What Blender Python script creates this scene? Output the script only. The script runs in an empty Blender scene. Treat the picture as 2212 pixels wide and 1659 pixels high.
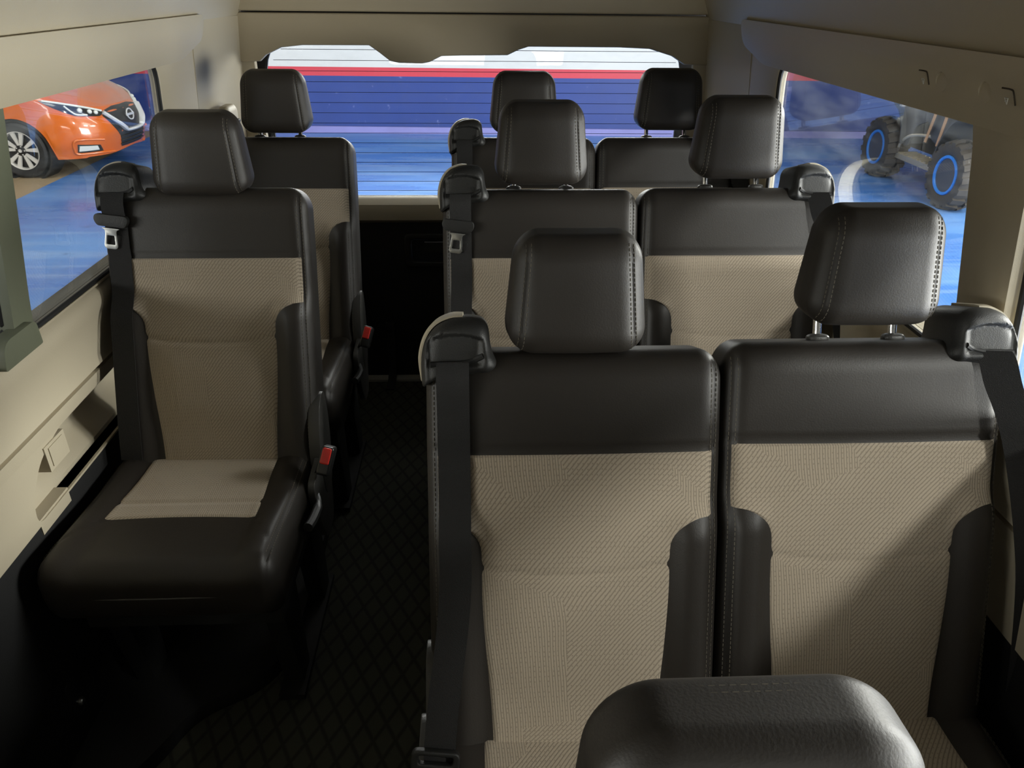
import bpy, bmesh, math, random
from mathutils import Vector, Matrix
random.seed(7)
sc = bpy.context.scene
COL = sc.collection
PI = math.pi
R = math.radians

# ------------------------------------------------------------------ materials
def lin(c):
    return tuple(((v/255)/12.92 if v/255 <= .04045 else ((v/255+.055)/1.055)**2.4) for v in c) + (1,)

def newmat(name):
    m = bpy.data.materials.new(name); m.use_nodes = True
    nt = m.node_tree
    for n in list(nt.nodes): nt.nodes.remove(n)
    out = nt.nodes.new('ShaderNodeOutputMaterial')
    return m, nt, out

def N(nt, kind, **kw):
    n = nt.nodes.new('ShaderNode'+kind)
    for k, v in kw.items():
        if k in n.inputs: n.inputs[k].default_value = v
        else: setattr(n, k, v)
    return n

def math_(nt, op, a, b=None, c=None):
    n = nt.nodes.new('ShaderNodeMath'); n.operation = op
    for i, v in enumerate((a, b, c)):
        if v is None: continue
        if hasattr(v, 'links') or hasattr(v, 'is_linked'): nt.links.new(v, n.inputs[i])
        else: n.inputs[i].default_value = v
    return n.outputs[0]

def simple(name, rgb, rough=.5, metal=0., noise=0., bump=0., bscale=200., spec=.5, coat=0., nscale=6.):
    m, nt, out = newmat(name)
    b = N(nt, 'BsdfPrincipled', Roughness=rough, Metallic=metal)
    b.inputs['Base Color'].default_value = lin(rgb)
    b.inputs['Specular IOR Level'].default_value = spec
    b.inputs['Coat Weight'].default_value = coat
    b.inputs['Coat Roughness'].default_value = .05
    tc = N(nt, 'TexCoord')
    if noise:
        nz = N(nt, 'TexNoise', Scale=nscale, Detail=5.)
        nt.links.new(tc.outputs['Object'], nz.inputs['Vector'])
        mx = N(nt, 'MixRGB', blend_type='MULTIPLY', Fac=1.)
        rmp = N(nt, 'MapRange'); rmp.inputs['To Min'].default_value = 1-noise; rmp.inputs['To Max'].default_value = 1+noise
        nt.links.new(nz.outputs['Fac'], rmp.inputs['Value'])
        mx.inputs[1].default_value = lin(rgb)
        nt.links.new(rmp.outputs['Result'], mx.inputs[2])
        nt.links.new(mx.outputs[0], b.inputs['Base Color'])
    if bump:
        n2 = N(nt, 'TexNoise', Scale=bscale, Detail=3.)
        nt.links.new(tc.outputs['Object'], n2.inputs['Vector'])
        bp = N(nt, 'Bump', Strength=bump, Distance=.002)
        nt.links.new(n2.outputs['Fac'], bp.inputs['Height'])
        nt.links.new(bp.outputs['Normal'], b.inputs['Normal'])
    nt.links.new(b.outputs[0], out.inputs[0])
    return m

def fabric_mat(name, rgb):
    m, nt, out = newmat(name); L = nt.links.new
    b = N(nt, 'BsdfPrincipled', Roughness=.9); b.inputs['Specular IOR Level'].default_value = .2
    b.inputs['Sheen Weight'].default_value = .15
    tc = N(nt, 'TexCoord'); sp = N(nt, 'SeparateXYZ'); L(tc.outputs['Object'], sp.inputs[0])
    # height coordinate: back panels use z, cushion panels use y
    x = sp.outputs['X']; h = math_(nt, 'ADD', sp.outputs['Z'], sp.outputs['Y'])
    cmb = N(nt, 'CombineXYZ'); L(math_(nt, 'MULTIPLY', math_(nt, 'ADD', x, math_(nt, 'MULTIPLY', h, .45)), 12.), cmb.inputs[0]); L(math_(nt, 'MULTIPLY', h, 7.), cmb.inputs[1])
    vo = N(nt, 'TexVoronoi', voronoi_dimensions='2D', Scale=1.); L(cmb.outputs[0], vo.inputs['Vector'])
    sepc = N(nt, 'SeparateColor'); L(vo.outputs['Color'], sepc.inputs[0])
    nz = N(nt, 'TexNoise', Scale=7., Detail=1.); L(tc.outputs['Object'], nz.inputs['Vector'])
    warp = math_(nt, 'MULTIPLY', nz.outputs['Fac'], .03)
    ph1 = math_(nt, 'ADD', math_(nt, 'ADD', x, math_(nt, 'MULTIPLY', h, .08)), math_(nt, 'MULTIPLY', warp, .45))
    ph2 = math_(nt, 'ADD', math_(nt, 'SUBTRACT', math_(nt, 'MULTIPLY', x, .72), math_(nt, 'MULTIPLY', h, .62)), warp)
    def line(ph, pitch):
        s = math_(nt, 'SINE', math_(nt, 'MULTIPLY', ph, 2*PI/pitch))
        return math_(nt, 'POWER', math_(nt, 'MULTIPLY_ADD', s, .5, .5), 4.)
    l1, l2 = line(ph1, .0042), line(ph2, .0056)
    sel = math_(nt, 'GREATER_THAN', sepc.outputs[0], .45)
    mixl = N(nt, 'Mix'); L(sel, mixl.inputs[0]); L(l1, mixl.inputs[2]); L(l2, mixl.inputs[3])
    ln = mixl.outputs[0]
    v2 = N(nt, 'TexVoronoi', voronoi_dimensions='2D', Scale=1., Randomness=.25)
    c2 = N(nt, 'CombineXYZ'); L(math_(nt, 'MULTIPLY', x, 135.), c2.inputs[0]); L(math_(nt, 'MULTIPLY', h, 120.), c2.inputs[1]); L(c2.outputs[0], v2.inputs['Vector'])
    dots = math_(nt, 'LESS_THAN', v2.outputs['Distance'], .16)
    dark = math_(nt, 'MAXIMUM', math_(nt, 'MULTIPLY', ln, .46), math_(nt, 'MULTIPLY', dots, .30))
    fac = math_(nt, 'SUBTRACT', 1.05, dark)
    mx = N(nt, 'MixRGB', blend_type='MULTIPLY', Fac=1.); mx.inputs[1].default_value = lin(rgb)
    cc = N(nt, 'CombineColor'); [L(fac, cc.inputs[i]) for i in range(3)]
    L(cc.outputs[0], mx.inputs[2]); L(mx.outputs[0], b.inputs['Base Color'])
    bp = N(nt, 'Bump', Strength=.45, Distance=.0012); L(fac, bp.inputs['Height']); L(bp.outputs['Normal'], b.inputs['Normal'])
    L(b.outputs[0], out.inputs[0])
    return m

def glass_mat(name, tint, refl=.9, dirt=.04):
    m, nt, out = newmat(name); L = nt.links.new
    tr = N(nt, 'BsdfTransparent'); tr.inputs[0].default_value = tint
    gl = N(nt, 'BsdfGlossy', Roughness=.01)
    df = N(nt, 'BsdfDiffuse'); df.inputs[0].default_value = (.8, .85, .9, 1)
    fr = N(nt, 'Fresnel', IOR=1.45)
    f2 = math_(nt, 'MULTIPLY', fr.outputs[0], refl)
    tc = N(nt, 'TexCoord'); mp = N(nt, 'Mapping'); mp.inputs['Scale'].default_value = (3., 1.2, 7.)
    mp.inputs['Rotation'].default_value = (.5, 0, .2)
    L(tc.outputs['Object'], mp.inputs['Vector'])
    nz = N(nt, 'TexNoise', Scale=2.2, Detail=8., Roughness=.65); L(mp.outputs[0], nz.inputs['Vector'])
    mr = N(nt, 'MapRange'); mr.inputs['From Min'].default_value = .45; mr.inputs['From Max'].default_value = .8; mr.inputs['To Max'].default_value = dirt*3
    L(nz.outputs['Fac'], mr.inputs['Value'])
    m1 = N(nt, 'MixShader'); L(mr.outputs[0], m1.inputs[0]); L(tr.outputs[0], m1.inputs[1]); L(df.outputs[0], m1.inputs[2])
    m2 = N(nt, 'MixShader'); L(f2, m2.inputs[0]); L(m1.outputs[0], m2.inputs[1]); L(gl.outputs[0], m2.inputs[2])
    L(m2.outputs[0], out.inputs[0])
    return m

def carpet_mat(name):
    m, nt, out = newmat(name); L = nt.links.new
    b = N(nt, 'BsdfPrincipled', Roughness=.75); b.inputs['Specular IOR Level'].default_value = .25
    tc = N(nt, 'TexCoord'); sp = N(nt, 'SeparateXYZ'); L(tc.outputs['Object'], sp.inputs[0])
    a = math_(nt, 'ADD', math_(nt, 'MULTIPLY', sp.outputs[0], 1.), math_(nt, 'MULTIPLY', sp.outputs[1], .55))
    c = math_(nt, 'SUBTRACT', math_(nt, 'MULTIPLY', sp.outputs[0], 1.), math_(nt, 'MULTIPLY', sp.outputs[1], .55))
    def tri(v): return math_(nt, 'ABSOLUTE', math_(nt, 'SINE', math_(nt, 'MULTIPLY', v, PI/.05)))
    mn = math_(nt, 'MINIMUM', tri(a), tri(c))
    st = N(nt, 'MapRange'); st.inputs['From Min'].default_value = .15; st.inputs['From Max'].default_value = .45; L(mn, st.inputs['Value'])
    mx = N(nt, 'MixRGB'); mx.inputs[1].default_value = lin((42, 42, 36)); mx.inputs[2].default_value = lin((60, 60, 51)); L(st.outputs[0], mx.inputs[0])
    L(mx.outputs[0], b.inputs['Base Color'])
    nz = N(nt, 'TexNoise', Scale=400.); L(tc.outputs['Object'], nz.inputs['Vector'])
    bp = N(nt, 'Bump', Strength=.4, Distance=.002); L(math_(nt, 'ADD', nz.outputs['Fac'], st.outputs[0]), bp.inputs['Height']); L(bp.outputs['Normal'], b.inputs['Normal'])
    L(b.outputs[0], out.inputs[0]); return m

def floor_paint(name):
    m, nt, out = newmat(name); L = nt.links.new
    b = N(nt, 'BsdfPrincipled', Roughness=.32)
    tc = N(nt, 'TexCoord')
    def streak(rot, scl, sc_, lo, hi):
        mp = N(nt, 'Mapping'); mp.inputs['Rotation'].default_value = (0, 0, rot); mp.inputs['Scale'].default_value = scl
        L(tc.outputs['Object'], mp.inputs['Vector'])
        nz = N(nt, 'TexNoise', Scale=sc_, Detail=6., Roughness=.6); L(mp.outputs[0], nz.inputs['Vector'])
        mr = N(nt, 'MapRange'); mr.inputs['From Min'].default_value = lo; mr.inputs['From Max'].default_value = hi
        L(nz.outputs['Fac'], mr.inputs['Value']); return mr.outputs[0]
    s1 = streak(.5, (.35, 1.2, 1), 1.3, .42, .68)
    s2 = streak(-.35, (.25, 4., 1), 1.6, .52, .74)
    s3 = streak(1.1, (1., 1., 1), 5., .62, .72)
    mx = N(nt, 'MixRGB'); mx.inputs[1].default_value = lin((56, 110, 184)); mx.inputs[2].default_value = lin((92, 136, 194)); L(s1, mx.inputs[0])
    m2 = N(nt, 'MixRGB'); m2.inputs[2].default_value = lin((138, 164, 200)); L(mx.outputs[0], m2.inputs[1]); L(math_(nt, 'MULTIPLY', s2, .6), m2.inputs[0])
    m3 = N(nt, 'MixRGB'); m3.inputs[2].default_value = lin((60, 90, 140)); L(m2.outputs[0], m3.inputs[1]); L(math_(nt, 'MULTIPLY', s3, .5), m3.inputs[0])
    L(m3.outputs[0], b.inputs['Base Color'])
    rr = N(nt, 'MapRange'); rr.inputs['To Min'].default_value = .25; rr.inputs['To Max'].default_value = .5; L(s1, rr.inputs['Value']); L(rr.outputs[0], b.inputs['Roughness'])
    L(b.outputs[0], out.inputs[0]); return m

def wall_paint(name):
    m, nt, out = newmat(name); L = nt.links.new
    b = N(nt, 'BsdfPrincipled', Roughness=.45)
    tc = N(nt, 'TexCoord'); sp = N(nt, 'SeparateXYZ'); L(tc.outputs['Object'], sp.inputs[0]); z = sp.outputs[2]
    nz = N(nt, 'TexNoise', Scale=1.4, Detail=6.); L(tc.outputs['Object'], nz.inputs['Vector'])
    blue = N(nt, 'MixRGB'); blue.inputs[1].default_value = lin((32, 54, 116)); blue.inputs[2].default_value = lin((40, 64, 134)); L(nz.outputs['Fac'], blue.inputs[0])
    n3 = N(nt, 'TexNoise', Scale=9., Detail=4.); L(tc.outputs['Object'], n3.inputs['Vector'])
    sm = N(nt, 'MapRange'); sm.inputs['From Min'].default_value = .66; sm.inputs['From Max'].default_value = .74; sm.inputs['To Max'].default_value = .35; L(n3.outputs['Fac'], sm.inputs['Value'])
    b2 = N(nt, 'MixRGB'); b2.inputs[2].default_value = lin((130, 140, 190)); L(blue.outputs[0], b2.inputs[1]); L(sm.outputs[0], b2.inputs[0])
    m1 = N(nt, 'MixRGB'); m1.inputs[2].default_value = lin((186, 56, 70)); L(b2.outputs[0], m1.inputs[1]); L(math_(nt, 'GREATER_THAN', z, .83), m1.inputs[0])
    m2 = N(nt, 'MixRGB'); m2.inputs[2].default_value = lin((192, 195, 195)); L(m1.outputs[0], m2.inputs[1]); L(math_(nt, 'GREATER_THAN', z, .955), m2.inputs[0])
    L(m2.outputs[0], b.inputs['Base Color']); L(b.outputs[0], out.inputs[0]); return m

M = dict(
    leather=simple('charcoal_leather', (41, 37, 33), .50, noise=.08, bump=.12, bscale=420., spec=.45),
    fabric=fabric_mat('beige_woven_fabric', (170, 157, 139)),
    thread=simple('grey_thread', (104, 98, 86), .8),
    beige=simple('beige_plastic', (178, 168, 146), .5, bump=.15, bscale=500., noise=.02),
    liner=simple('beige_headliner', (178, 168, 146), .8, bump=.15, bscale=700., noise=.02),
    gate=simple('warm_beige_plastic', (170, 158, 134), .5, bump=.15, bscale=500.),
    sage=simple('grey_green_plastic', (106, 110, 92), .45, bump=.1, bscale=500.),
    black=simple('black_plastic', (31, 31, 30), .5, bump=.25, bscale=600.),
    satin=simple('satin_black_plastic', (36, 36, 36), .3),
    grey=simple('dark_grey_plastic', (66, 65, 63), .4, bump=.2, bscale=600.),
    rubber=simple('black_rubber', (12, 12, 12), .6),
    web=simple('black_webbing', (27, 26, 26), .8, bump=.6, bscale=900.),
    chrome=simple('polished_chrome', (225, 225, 225), .12, 1.),
    steel=simple('satin_steel', (190, 190, 186), .35, 1.),
    red=simple('red_button', (214, 52, 44), .4),
    carpet=carpet_mat('dark_diamond_carpet'),
    darkpanel=simple('black_door_panel', (20, 20, 20), .6, bump=.2, bscale=400.),
    sill=simple('pale_sill_metal', (150, 148, 140), .4),
    glass=glass_mat('clear_side_glass', (.95, .97, .96, 1), .45, .04),
    rglass=glass_mat('rear_glass', (.95, .97, .97, 1), .3, .02),
    heat=simple('heater_line', (45, 50, 70), .5),
    paint=floor_paint('blue_floor_paint'),
    concrete=simple('tan_concrete', (150, 132, 104), .5, noise=.2, nscale=1.5),
    wall=wall_paint('striped_wall_paint'),
    groove=simple('brown_shadow_gap', (60, 52, 42), .7),
    curb=simple('lavender_kerb_paint', (120, 122, 180), .5, noise=.1),
    orange=simple('orange_car_paint', (200, 94, 6), .3, coat=1.),
    tyre=simple('tyre_rubber', (24, 24, 25), .7, bump=.3, bscale=80.),
    mudtyre=simple('dusty_tyre_rubber', (72, 68, 64), .85, noise=.25, nscale=9., bump=.4, bscale=60.),
    alloy=simple('machined_alloy', (205, 203, 198), .4, .2),
    dalloy=simple('dark_alloy', (38, 38, 40), .4, .5),
    midalloy=simple('grey_alloy', (92, 92, 94), .45, .3),
    brightmetal=simple('bright_metal', (228, 230, 232), .3, .35),
    lens=simple('clear_lamp_lens', (215, 218, 214), .08, 0., spec=.8),
    lampdark=simple('smoked_lamp', (40, 40, 40), .1, spec=.8),
    bluering=simple('blue_bead_ring', (62, 140, 226), .35),
    dusty=simple('dusty_grey_plastic', (64, 68, 72), .55, noise=.2, nscale=5.),
    silver=simple('brushed_aluminium', (180, 172, 155), .4, .4, noise=.15),
    strap=simple('tan_strap', (196, 152, 112), .7),
    glassdark=simple('dark_car_glass', (18, 20, 24), .08, spec=.8),
    white=simple('white_print', (205, 205, 200), .6),
    hiroom=simple('white_wall_paint', (205, 205, 205), .6),
)

# ------------------------------------------------------------------ mesh helpers
def finish(bm, name, m, parent=None, smooth=35, loc=None, rot=None, props=None, recalc=True):
    if recalc: bmesh.ops.recalc_face_normals(bm, faces=bm.faces[:])
    me = bpy.data.meshes.new(name); bm.to_mesh(me); bm.free()
    for mm in (m if isinstance(m, (list, tuple)) else [m]): me.materials.append(mm)
    if smooth:
        me.polygons.foreach_set('use_smooth', [True]*len(me.polygons))
        me.set_sharp_from_angle(angle=R(smooth))
    return link(me, name, parent, loc, rot, props)

def link(me, name, parent=None, loc=None, rot=None, props=None):
    o = bpy.data.objects.new(name, me); COL.objects.link(o)
    if parent: o.parent = parent
    if loc: o.location = loc
    if rot: o.rotation_euler = rot
    for k, v in (props or {}).items(): o[k] = v
    return o

def thing(name, label, cat, loc=(0, 0, 0), rotz=0., group=None):
    o = bpy.data.objects.new(name, None); COL.objects.link(o)
    o.location = loc; o.rotation_euler = (0, 0, rotz); o.empty_display_size = .1
    o['label'] = label; o['category'] = cat
    if group: o['group'] = group
    return o

STRUCT = {'kind': 'structure'}

def axis_pts(h, r, n, k):
    """coordinates from -h to h, dense inside the rounded ends"""
    mid = [(-h+r) + (2*(h-r))*i/n for i in range(n+1)]
    lo = [-h + r*(1-math.cos(PI/2*i/k)) if False else -h + r*i/k for i in range(k)]
    hi = [h - r + r*(i+1)/k for i in range(k)]
    return lo + mid + hi

def rbox(bm, h, r, n=(4, 4, 4), k=4, c=(0, 0, 0), fn=None, mat=0):
    """rounded box, ellipsoidal corners with radii r, centre c, vertex function fn"""
    ax = [axis_pts(h[i], r[i], n[i], k) for i in range(3)]
    cache = {}
    def vert(p):
        key = tuple(round(v, 6) for v in p)
        if key in cache: return cache[key]
        q = [max(-(h[i]-r[i]), min(h[i]-r[i], p[i])) for i in range(3)]
        d = [(p[i]-q[i])/r[i] for i in range(3)]
        l = math.sqrt(sum(v*v for v in d))
        # tangent spacing inside the corner
        d = [math.copysign(math.tan(abs(v)*PI/4), v) for v in d]
        l = math.sqrt(sum(v*v for v in d))
        w = [q[i]+(d[i]/l*r[i] if l > 1e-9 else 0) for i in range(3)]
        if fn: w = fn(*w)
        v = bm.verts.new((w[0]+c[0], w[1]+c[1], w[2]+c[2])); cache[key] = v
        return v
    for a in range(3):
        b, d = (a+1) % 3, (a+2) % 3
        for s in (-1, 1):
            for i in range(len(ax[b])-1):
                for j in range(len(ax[d])-1):
                    quad = []
                    for (u, w_) in ((i, j), (i+1, j), (i+1, j+1), (i, j+1)):
                        p = [0, 0, 0]; p[a] = s*h[a]; p[b] = ax[b][u]; p[d] = ax[d][w_]
                        quad.append(vert(p))
                    try:
                        f = bm.faces.new(quad if s > 0 else quad[::-1]); f.material_index = mat
                    except ValueError: pass
    return bm

def box(bm, lo, hi, mat=0, fn=None):
    vs = []
    for z in (lo[2], hi[2]):
        for y in (lo[1], hi[1]):
            for x in (lo[0], hi[0]):
                p = (x, y, z) if fn is None else fn(x, y, z)
                vs.append(bm.verts.new(p))
    for f in ((0, 2, 3, 1), (4, 5, 7, 6), (0, 1, 5, 4), (2, 6, 7, 3), (0, 4, 6, 2), (1, 3, 7, 5)):
        bm.faces.new([vs[i] for i in f]).material_index = mat

def bevel(bm, w, seg=2, ang=30):
    es = [e for e in bm.edges if len(e.link_faces) == 2 and e.calc_face_angle(0) > R(ang)]
    bmesh.ops.bevel(bm, geom=es, offset=w, segments=seg, profile=.5, affect='EDGES', clamp_overlap=True)

def bbox(bm, lo, hi, w=.005, seg=2, fn=None):
    b2 = bmesh.new(); box(b2, lo, hi); bevel(b2, w, seg); merge(bm, b2, fn)

def merge(bm, b2, fn=None):
    vm = {}
    for v in b2.verts: vm[v] = bm.verts.new(fn(*v.co) if fn else v.co)
    for f in b2.faces:
        try: bm.faces.new([vm[v] for v in f.verts]).material_index = f.material_index
        except ValueError: pass
    b2.free()

def frame_at(t, up=Vector((0, 0, 1))):
    t = t.normalized()
    if abs(t.dot(up)) > .98: up = Vector((0, 1, 0))
    a = t.cross(up).normalized(); return a, a.cross(t).normalized()

def tube(bm, pts, r, seg=8, closed=False, mat=0, flat=1., up=Vector((0, 0, 1))):
    P = [Vector(p) for p in pts]; n = len(P); rings = []
    for i in range(n):
        if closed: t = P[(i+1) % n]-P[i-1]
        else: t = P[min(i+1, n-1)]-P[max(i-1, 0)]
        a, b = frame_at(t, up)
        rr = r[i] if isinstance(r, (list, tuple)) else r
        rings.append([bm.verts.new(P[i]+a*rr*math.cos(2*PI*j/seg)+b*rr*flat*math.sin(2*PI*j/seg)) for j in range(seg)])
    for i in range(n if closed else n-1):
        A, B = rings[i], rings[(i+1) % n]
        for j in range(seg): bm.faces.new((A[j], A[(j+1) % seg], B[(j+1) % seg], B[j])).material_index = mat
    if not closed:
        bm.faces.new(rings[0][::-1]).material_index = mat; bm.faces.new(rings[-1]).material_index = mat

def lathe(bm, prof, axis='z', seg=32, c=(0, 0, 0), mat=0, closed=False):
    rings = []
    for (rad, h) in prof:
        ring = []
        for j in range(seg):
            a = 2*PI*j/seg; u, v = rad*math.cos(a), rad*math.sin(a)
            p = {'z': (u, v, h), 'y': (u, h, v), 'x': (h, u, v)}[axis]
            ring.append(bm.verts.new((p[0]+c[0], p[1]+c[1], p[2]+c[2])))
        rings.append(ring)
    m = len(rings)
    for i in range(m if closed else m-1):
        A, B = rings[i], rings[(i+1) % m]
        for j in range(seg): bm.faces.new((A[j], A[(j+1) % seg], B[(j+1) % seg], B[j])).material_index = mat
    if not closed:
        if prof[0][0] > 1e-5: bm.faces.new(rings[0][::-1]).material_index = mat
        if prof[-1][0] > 1e-5: bm.faces.new(rings[-1]).material_index = mat

def round_poly(pts, rad, seg=5):
    """round polygon corners; rad is a number or one per corner"""
    out = []; n = len(pts)
    for i in range(n):
        p0, p1, p2 = Vector(pts[i-1]), Vector(pts[i]), Vector(pts[(i+1) % n])
        r = rad[i] if isinstance(rad, (list, tuple)) else rad
        a, b = (p0-p1), (p2-p1); d = min(r, a.length*.49, b.length*.49)
        if d < 1e-5: out.append(tuple(p1)); continue
        A, B = p1+a.normalized()*d, p1+b.normalized()*d
        for k in range(seg+1):
            t = k/seg; out.append(tuple((1-t)**2*A+2*t*(1-t)*p1+t*t*B))
    return out

def smooth_line(pts, sub=6):
    P = [Vector(p) for p in pts]; out = []
    for i in range(len(P)-1):
        p0, p1, p2, p3 = P[max(i-1, 0)], P[i], P[i+1], P[min(i+2, len(P)-1)]
        for k in range(sub):
            t = k/sub
            out.append(.5*((2*p1)+(p2-p0)*t+(2*p0-5*p1+4*p2-p3)*t*t+(3*p1-p0-3*p2+p3)*t**3))
    out.append(P[-1]); return out

def plate(bm, outer, holes, t0, t1, fn, bw=0., mat=0):
    """2-D outline with holes extruded from depth t0 to t1, mapped by fn(u, v, t)"""
    b2 = bmesh.new()
    loops = []
    for lp in [outer]+list(holes):
        vs = [b2.verts.new((p[0], p[1], 0)) for p in lp]
        es = [b2.edges.new((vs[i], vs[(i+1) % len(vs)])) for i in range(len(vs))]
        loops.append((vs, es))
    alle = [e for l in loops for e in l[1]]
    bmesh.ops.triangle_fill(b2, edges=alle, use_beauty=True, use_dissolve=False)
    # drop faces inside holes
    def inside(pt, poly):
        c = False; n = len(poly)
        for i in range(n):
            x1, y1 = poly[i][:2]; x2, y2 = poly[i-1][:2]
            if (y1 > pt.y) != (y2 > pt.y) and pt.x < (x2-x1)*(pt.y-y1)/(y2-y1)+x1: c = not c
        return c
    bad = [f for f in b2.faces if any(inside(f.calc_center_median(), h) for h in holes) or not inside(f.calc_center_median(), outer)]
    if bad: bmesh.ops.delete(b2, geom=bad, context='FACES_ONLY')
    for f in b2.faces:
        if f.normal.z < 0: f.normal_flip()
    top = {}
    faces = list(b2.faces)
    for v in list(b2.verts): top[v] = b2.verts.new((v.co.x, v.co.y, t1-t0))
    for f in faces: b2.faces.new([top[v] for v in f.verts][::-1])
    for vs, es in loops:
        n = len(vs)
        for i in range(n):
            a, b = vs[i], vs[(i+1) % n]
            try: b2.faces.new((a, b, top[b], top[a]))
            except ValueError: pass
    for f in b2.faces: f.material_index = mat
    bmesh.ops.recalc_face_normals(b2, faces=b2.faces[:])
    if bw:
        bevel(b2, bw, 3, 50)
    merge(bm, b2, lambda x, y, z: fn(x, y, z+t0))

def ribbon(bm, pts, half, thick, nrm=None, mat=0):
    """flat strap along pts; half = half width vector function or Vector, thickness along nrm"""
    P = [Vector(p) for p in pts]; rings = []
    for i, p in enumerate(P):
        w = Vector(half[i] if isinstance(half, list) else half)
        t = (P[min(i+1, len(P)-1)]-P[max(i-1, 0)]).normalized()
        n = t.cross(w).normalized()*thick/2
        rings.append([bm.verts.new(p-w-n), bm.verts.new(p+w-n), bm.verts.new(p+w+n), bm.verts.new(p-w+n)])
    for A, B in zip(rings, rings[1:]):
        for j in range(4): bm.faces.new((A[j], A[(j+1) % 4], B[(j+1) % 4], B[j])).material_index = mat
    bm.faces.new(rings[0]); bm.faces.new(rings[-1])

def sm(a, b, x):
    if a > b: return 1-sm(b, a, x)
    t = max(0., min(1., (x-a)/(b-a))); return t*t*(3-2*t)

def dashes(bm, pts, dash=.005, gap=.003, r=.00055):
    P = [Vector(p) for p in pts]
    L = [0]
    for a, b in zip(P, P[1:]): L.append(L[-1]+(b-a).length)
    def at(d):
        for i in range(len(P)-1):
            if d <= L[i+1]:
                k = (d-L[i])/max(1e-9, L[i+1]-L[i]); return P[i].lerp(P[i+1], k)
        return P[-1]
    d = 0
    while d+dash < L[-1]:
        tube(bm, [at(d), at(d+dash)], r, 5); d += dash+gap

# ------------------------------------------------------------------ seat
BW, BH, BT = .232, .3465, .056            # back half width, half height, half thickness
BR = (.040, .032, .050)
BC = (0, .056, .2815)                      # centre: s runs -.065 .. .645
S_TOP = BC[2]+BH
SEAM = .474

def back_def(x, s, groove=False):
    """forward (negative) displacement of the front skin"""
    a = abs(x)*.972
    d = -.010*math.cos(min(1., a/.23)*PI/2)
    d -= .020*sm(.135, .178, a)*(1-.35*sm(.19, .225, a))*sm(.40, .33, s)
    d -= .007*sm(.05, .14, s)*sm(.30, .2, s)*sm(.16, .08, a)
    gc = .292-.016*(1-(a/.15)**2)
    if groove and a < .19: d += .0031*math.exp(-((s-gc)/.006)**2)*sm(.175, .15, a)
    d += .0035*math.exp(-((a-.2085)/.0030)**2)
    d += .004*math.exp(-((s-SEAM)/.004)**2)
    return d

def back_fn(x, y, z):
    w = max(0., min(1., -y/BT)); s = z+BC[2]
    y2 = y+back_def(x, s)*w
    # the shoulders taper a little
    return (x*(1-.008*sm(.45, .65, s)), y2, z)

def back_front(x, s, off=0., groove=False):
    """y of the front skin at x, s"""
    a = abs(x); e = 0.
    hx = BW-BR[0]
    ex = max(0., min(.999, (a-hx)/BR[0])); es = max(0., min(.999, (s-BC[2]-(BH-BR[2]))/BR[2]))
    e = BR[1]*(1-math.sqrt(max(0., 1-ex*ex-es*es)))
    return BC[1]-BT+e+back_def(x, s, groove)*(1-e/BT)-off

def fab_half(s):
    """half width of the woven insert at height s"""
    lo = .151-.016*sm(.27, -.02, s)
    if s < .315: return lo
    if s < .368:
        t = (s-.315)/.053
        return lo+(.2165-lo)*(1-math.sqrt(max(0, 1-t*t)))
    return .2165

_cache = {}
def shared(key, build, name, m, parent, loc=None, rot=None, smooth=35, props=None):
    if key in _cache: return link(_cache[key], name, parent, loc, rot, props)
    bm = bmesh.new(); build(bm)
    o = finish(bm, name, m, parent, smooth, loc, rot, props); _cache[key] = o.data
    return o

def b_back(bm): rbox(bm, (BW, BT, BH), BR, (46, 2, 70), 7, BC, back_fn)
def b_backfab(bm):
    ss = [i*.004 for i in range(-5, 79)]+[.315+.053*(1-(1-k/12)**2) for k in range(1, 13)]+[.368+i*.0052 for i in range(1, 20)]+[SEAM]
    ss = sorted(set(round(v, 5) for v in ss if v <= SEAM)); nx = 44
    rows = []
    for s in ss:
        w = fab_half(s); row = []
        for j in range(nx+1):
            x = -w+2*w*j/nx
            edge = min(abs(abs(x)-w), (SEAM-s))
            off = .0055*sm(0, .006, edge)-.0022
            row.append(bm.verts.new((x*(1-.008*sm(.45, .65, s)), back_front(x, s, off, True), s)))
        rows.append(row)
    for A, B in zip(rows, rows[1:]):
        for j in range(nx): bm.faces.new((A[j], A[j+1], B[j+1], B[j]))
def b_backst(sg):
    def f(bm):
        for xx in (.2105, .2195):
            P = [(sg*xx*(1-.008*sm(.45, .65, s)), back_front(xx, s, .0006), s) for s in [.02+.0125*i for i in range(48)]]
            dashes(bm, P)
    return f

HH = (.1075, .050, .0895); HR = (.042, .030, .042)
def head_fn(x, y, z):
    k = (z+HH[2])/(2*HH[2]); f = max(0., -y/HH[1])
    x2 = x*(1.04-.17*k)*(1-.07*f)
    y2 = y*(1-.28*k)
    d = -.008*math.cos(min(1, abs(x)/.1)*PI/2)*f+.0022*math.exp(-((abs(x)-.089)/.0025)**2)*f
    y2 += d+.012*k
    return (x2, y2, z)
def b_head(bm): rbox(bm, HH, HR, (36, 6, 16), 8, (0, .055, HH[2]), head_fn)
def b_headst(sg):
    def f(bm):
        for xx in (.085, .093):
            P = []
            for i in range(40):
                z = -HH[2]+.006+i*(2*HH[2]-.014)/39
                ex = max(0, (xx-(HH[0]-HR[0]))/HR[0]); ez = max(0, (abs(z)-(HH[2]-HR[2]))/HR[2])
                q = 1-ex*ex-ez*ez
                if q < 0: continue
                y = -(HH[1]-HR[1])-HR[1]*math.sqrt(q)
                p = head_fn(sg*xx, y-.0005, z); P.append((p[0], p[1]+.055, p[2]+HH[2]))
            dashes(bm, P, .0045, .0028)
    return f

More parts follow.
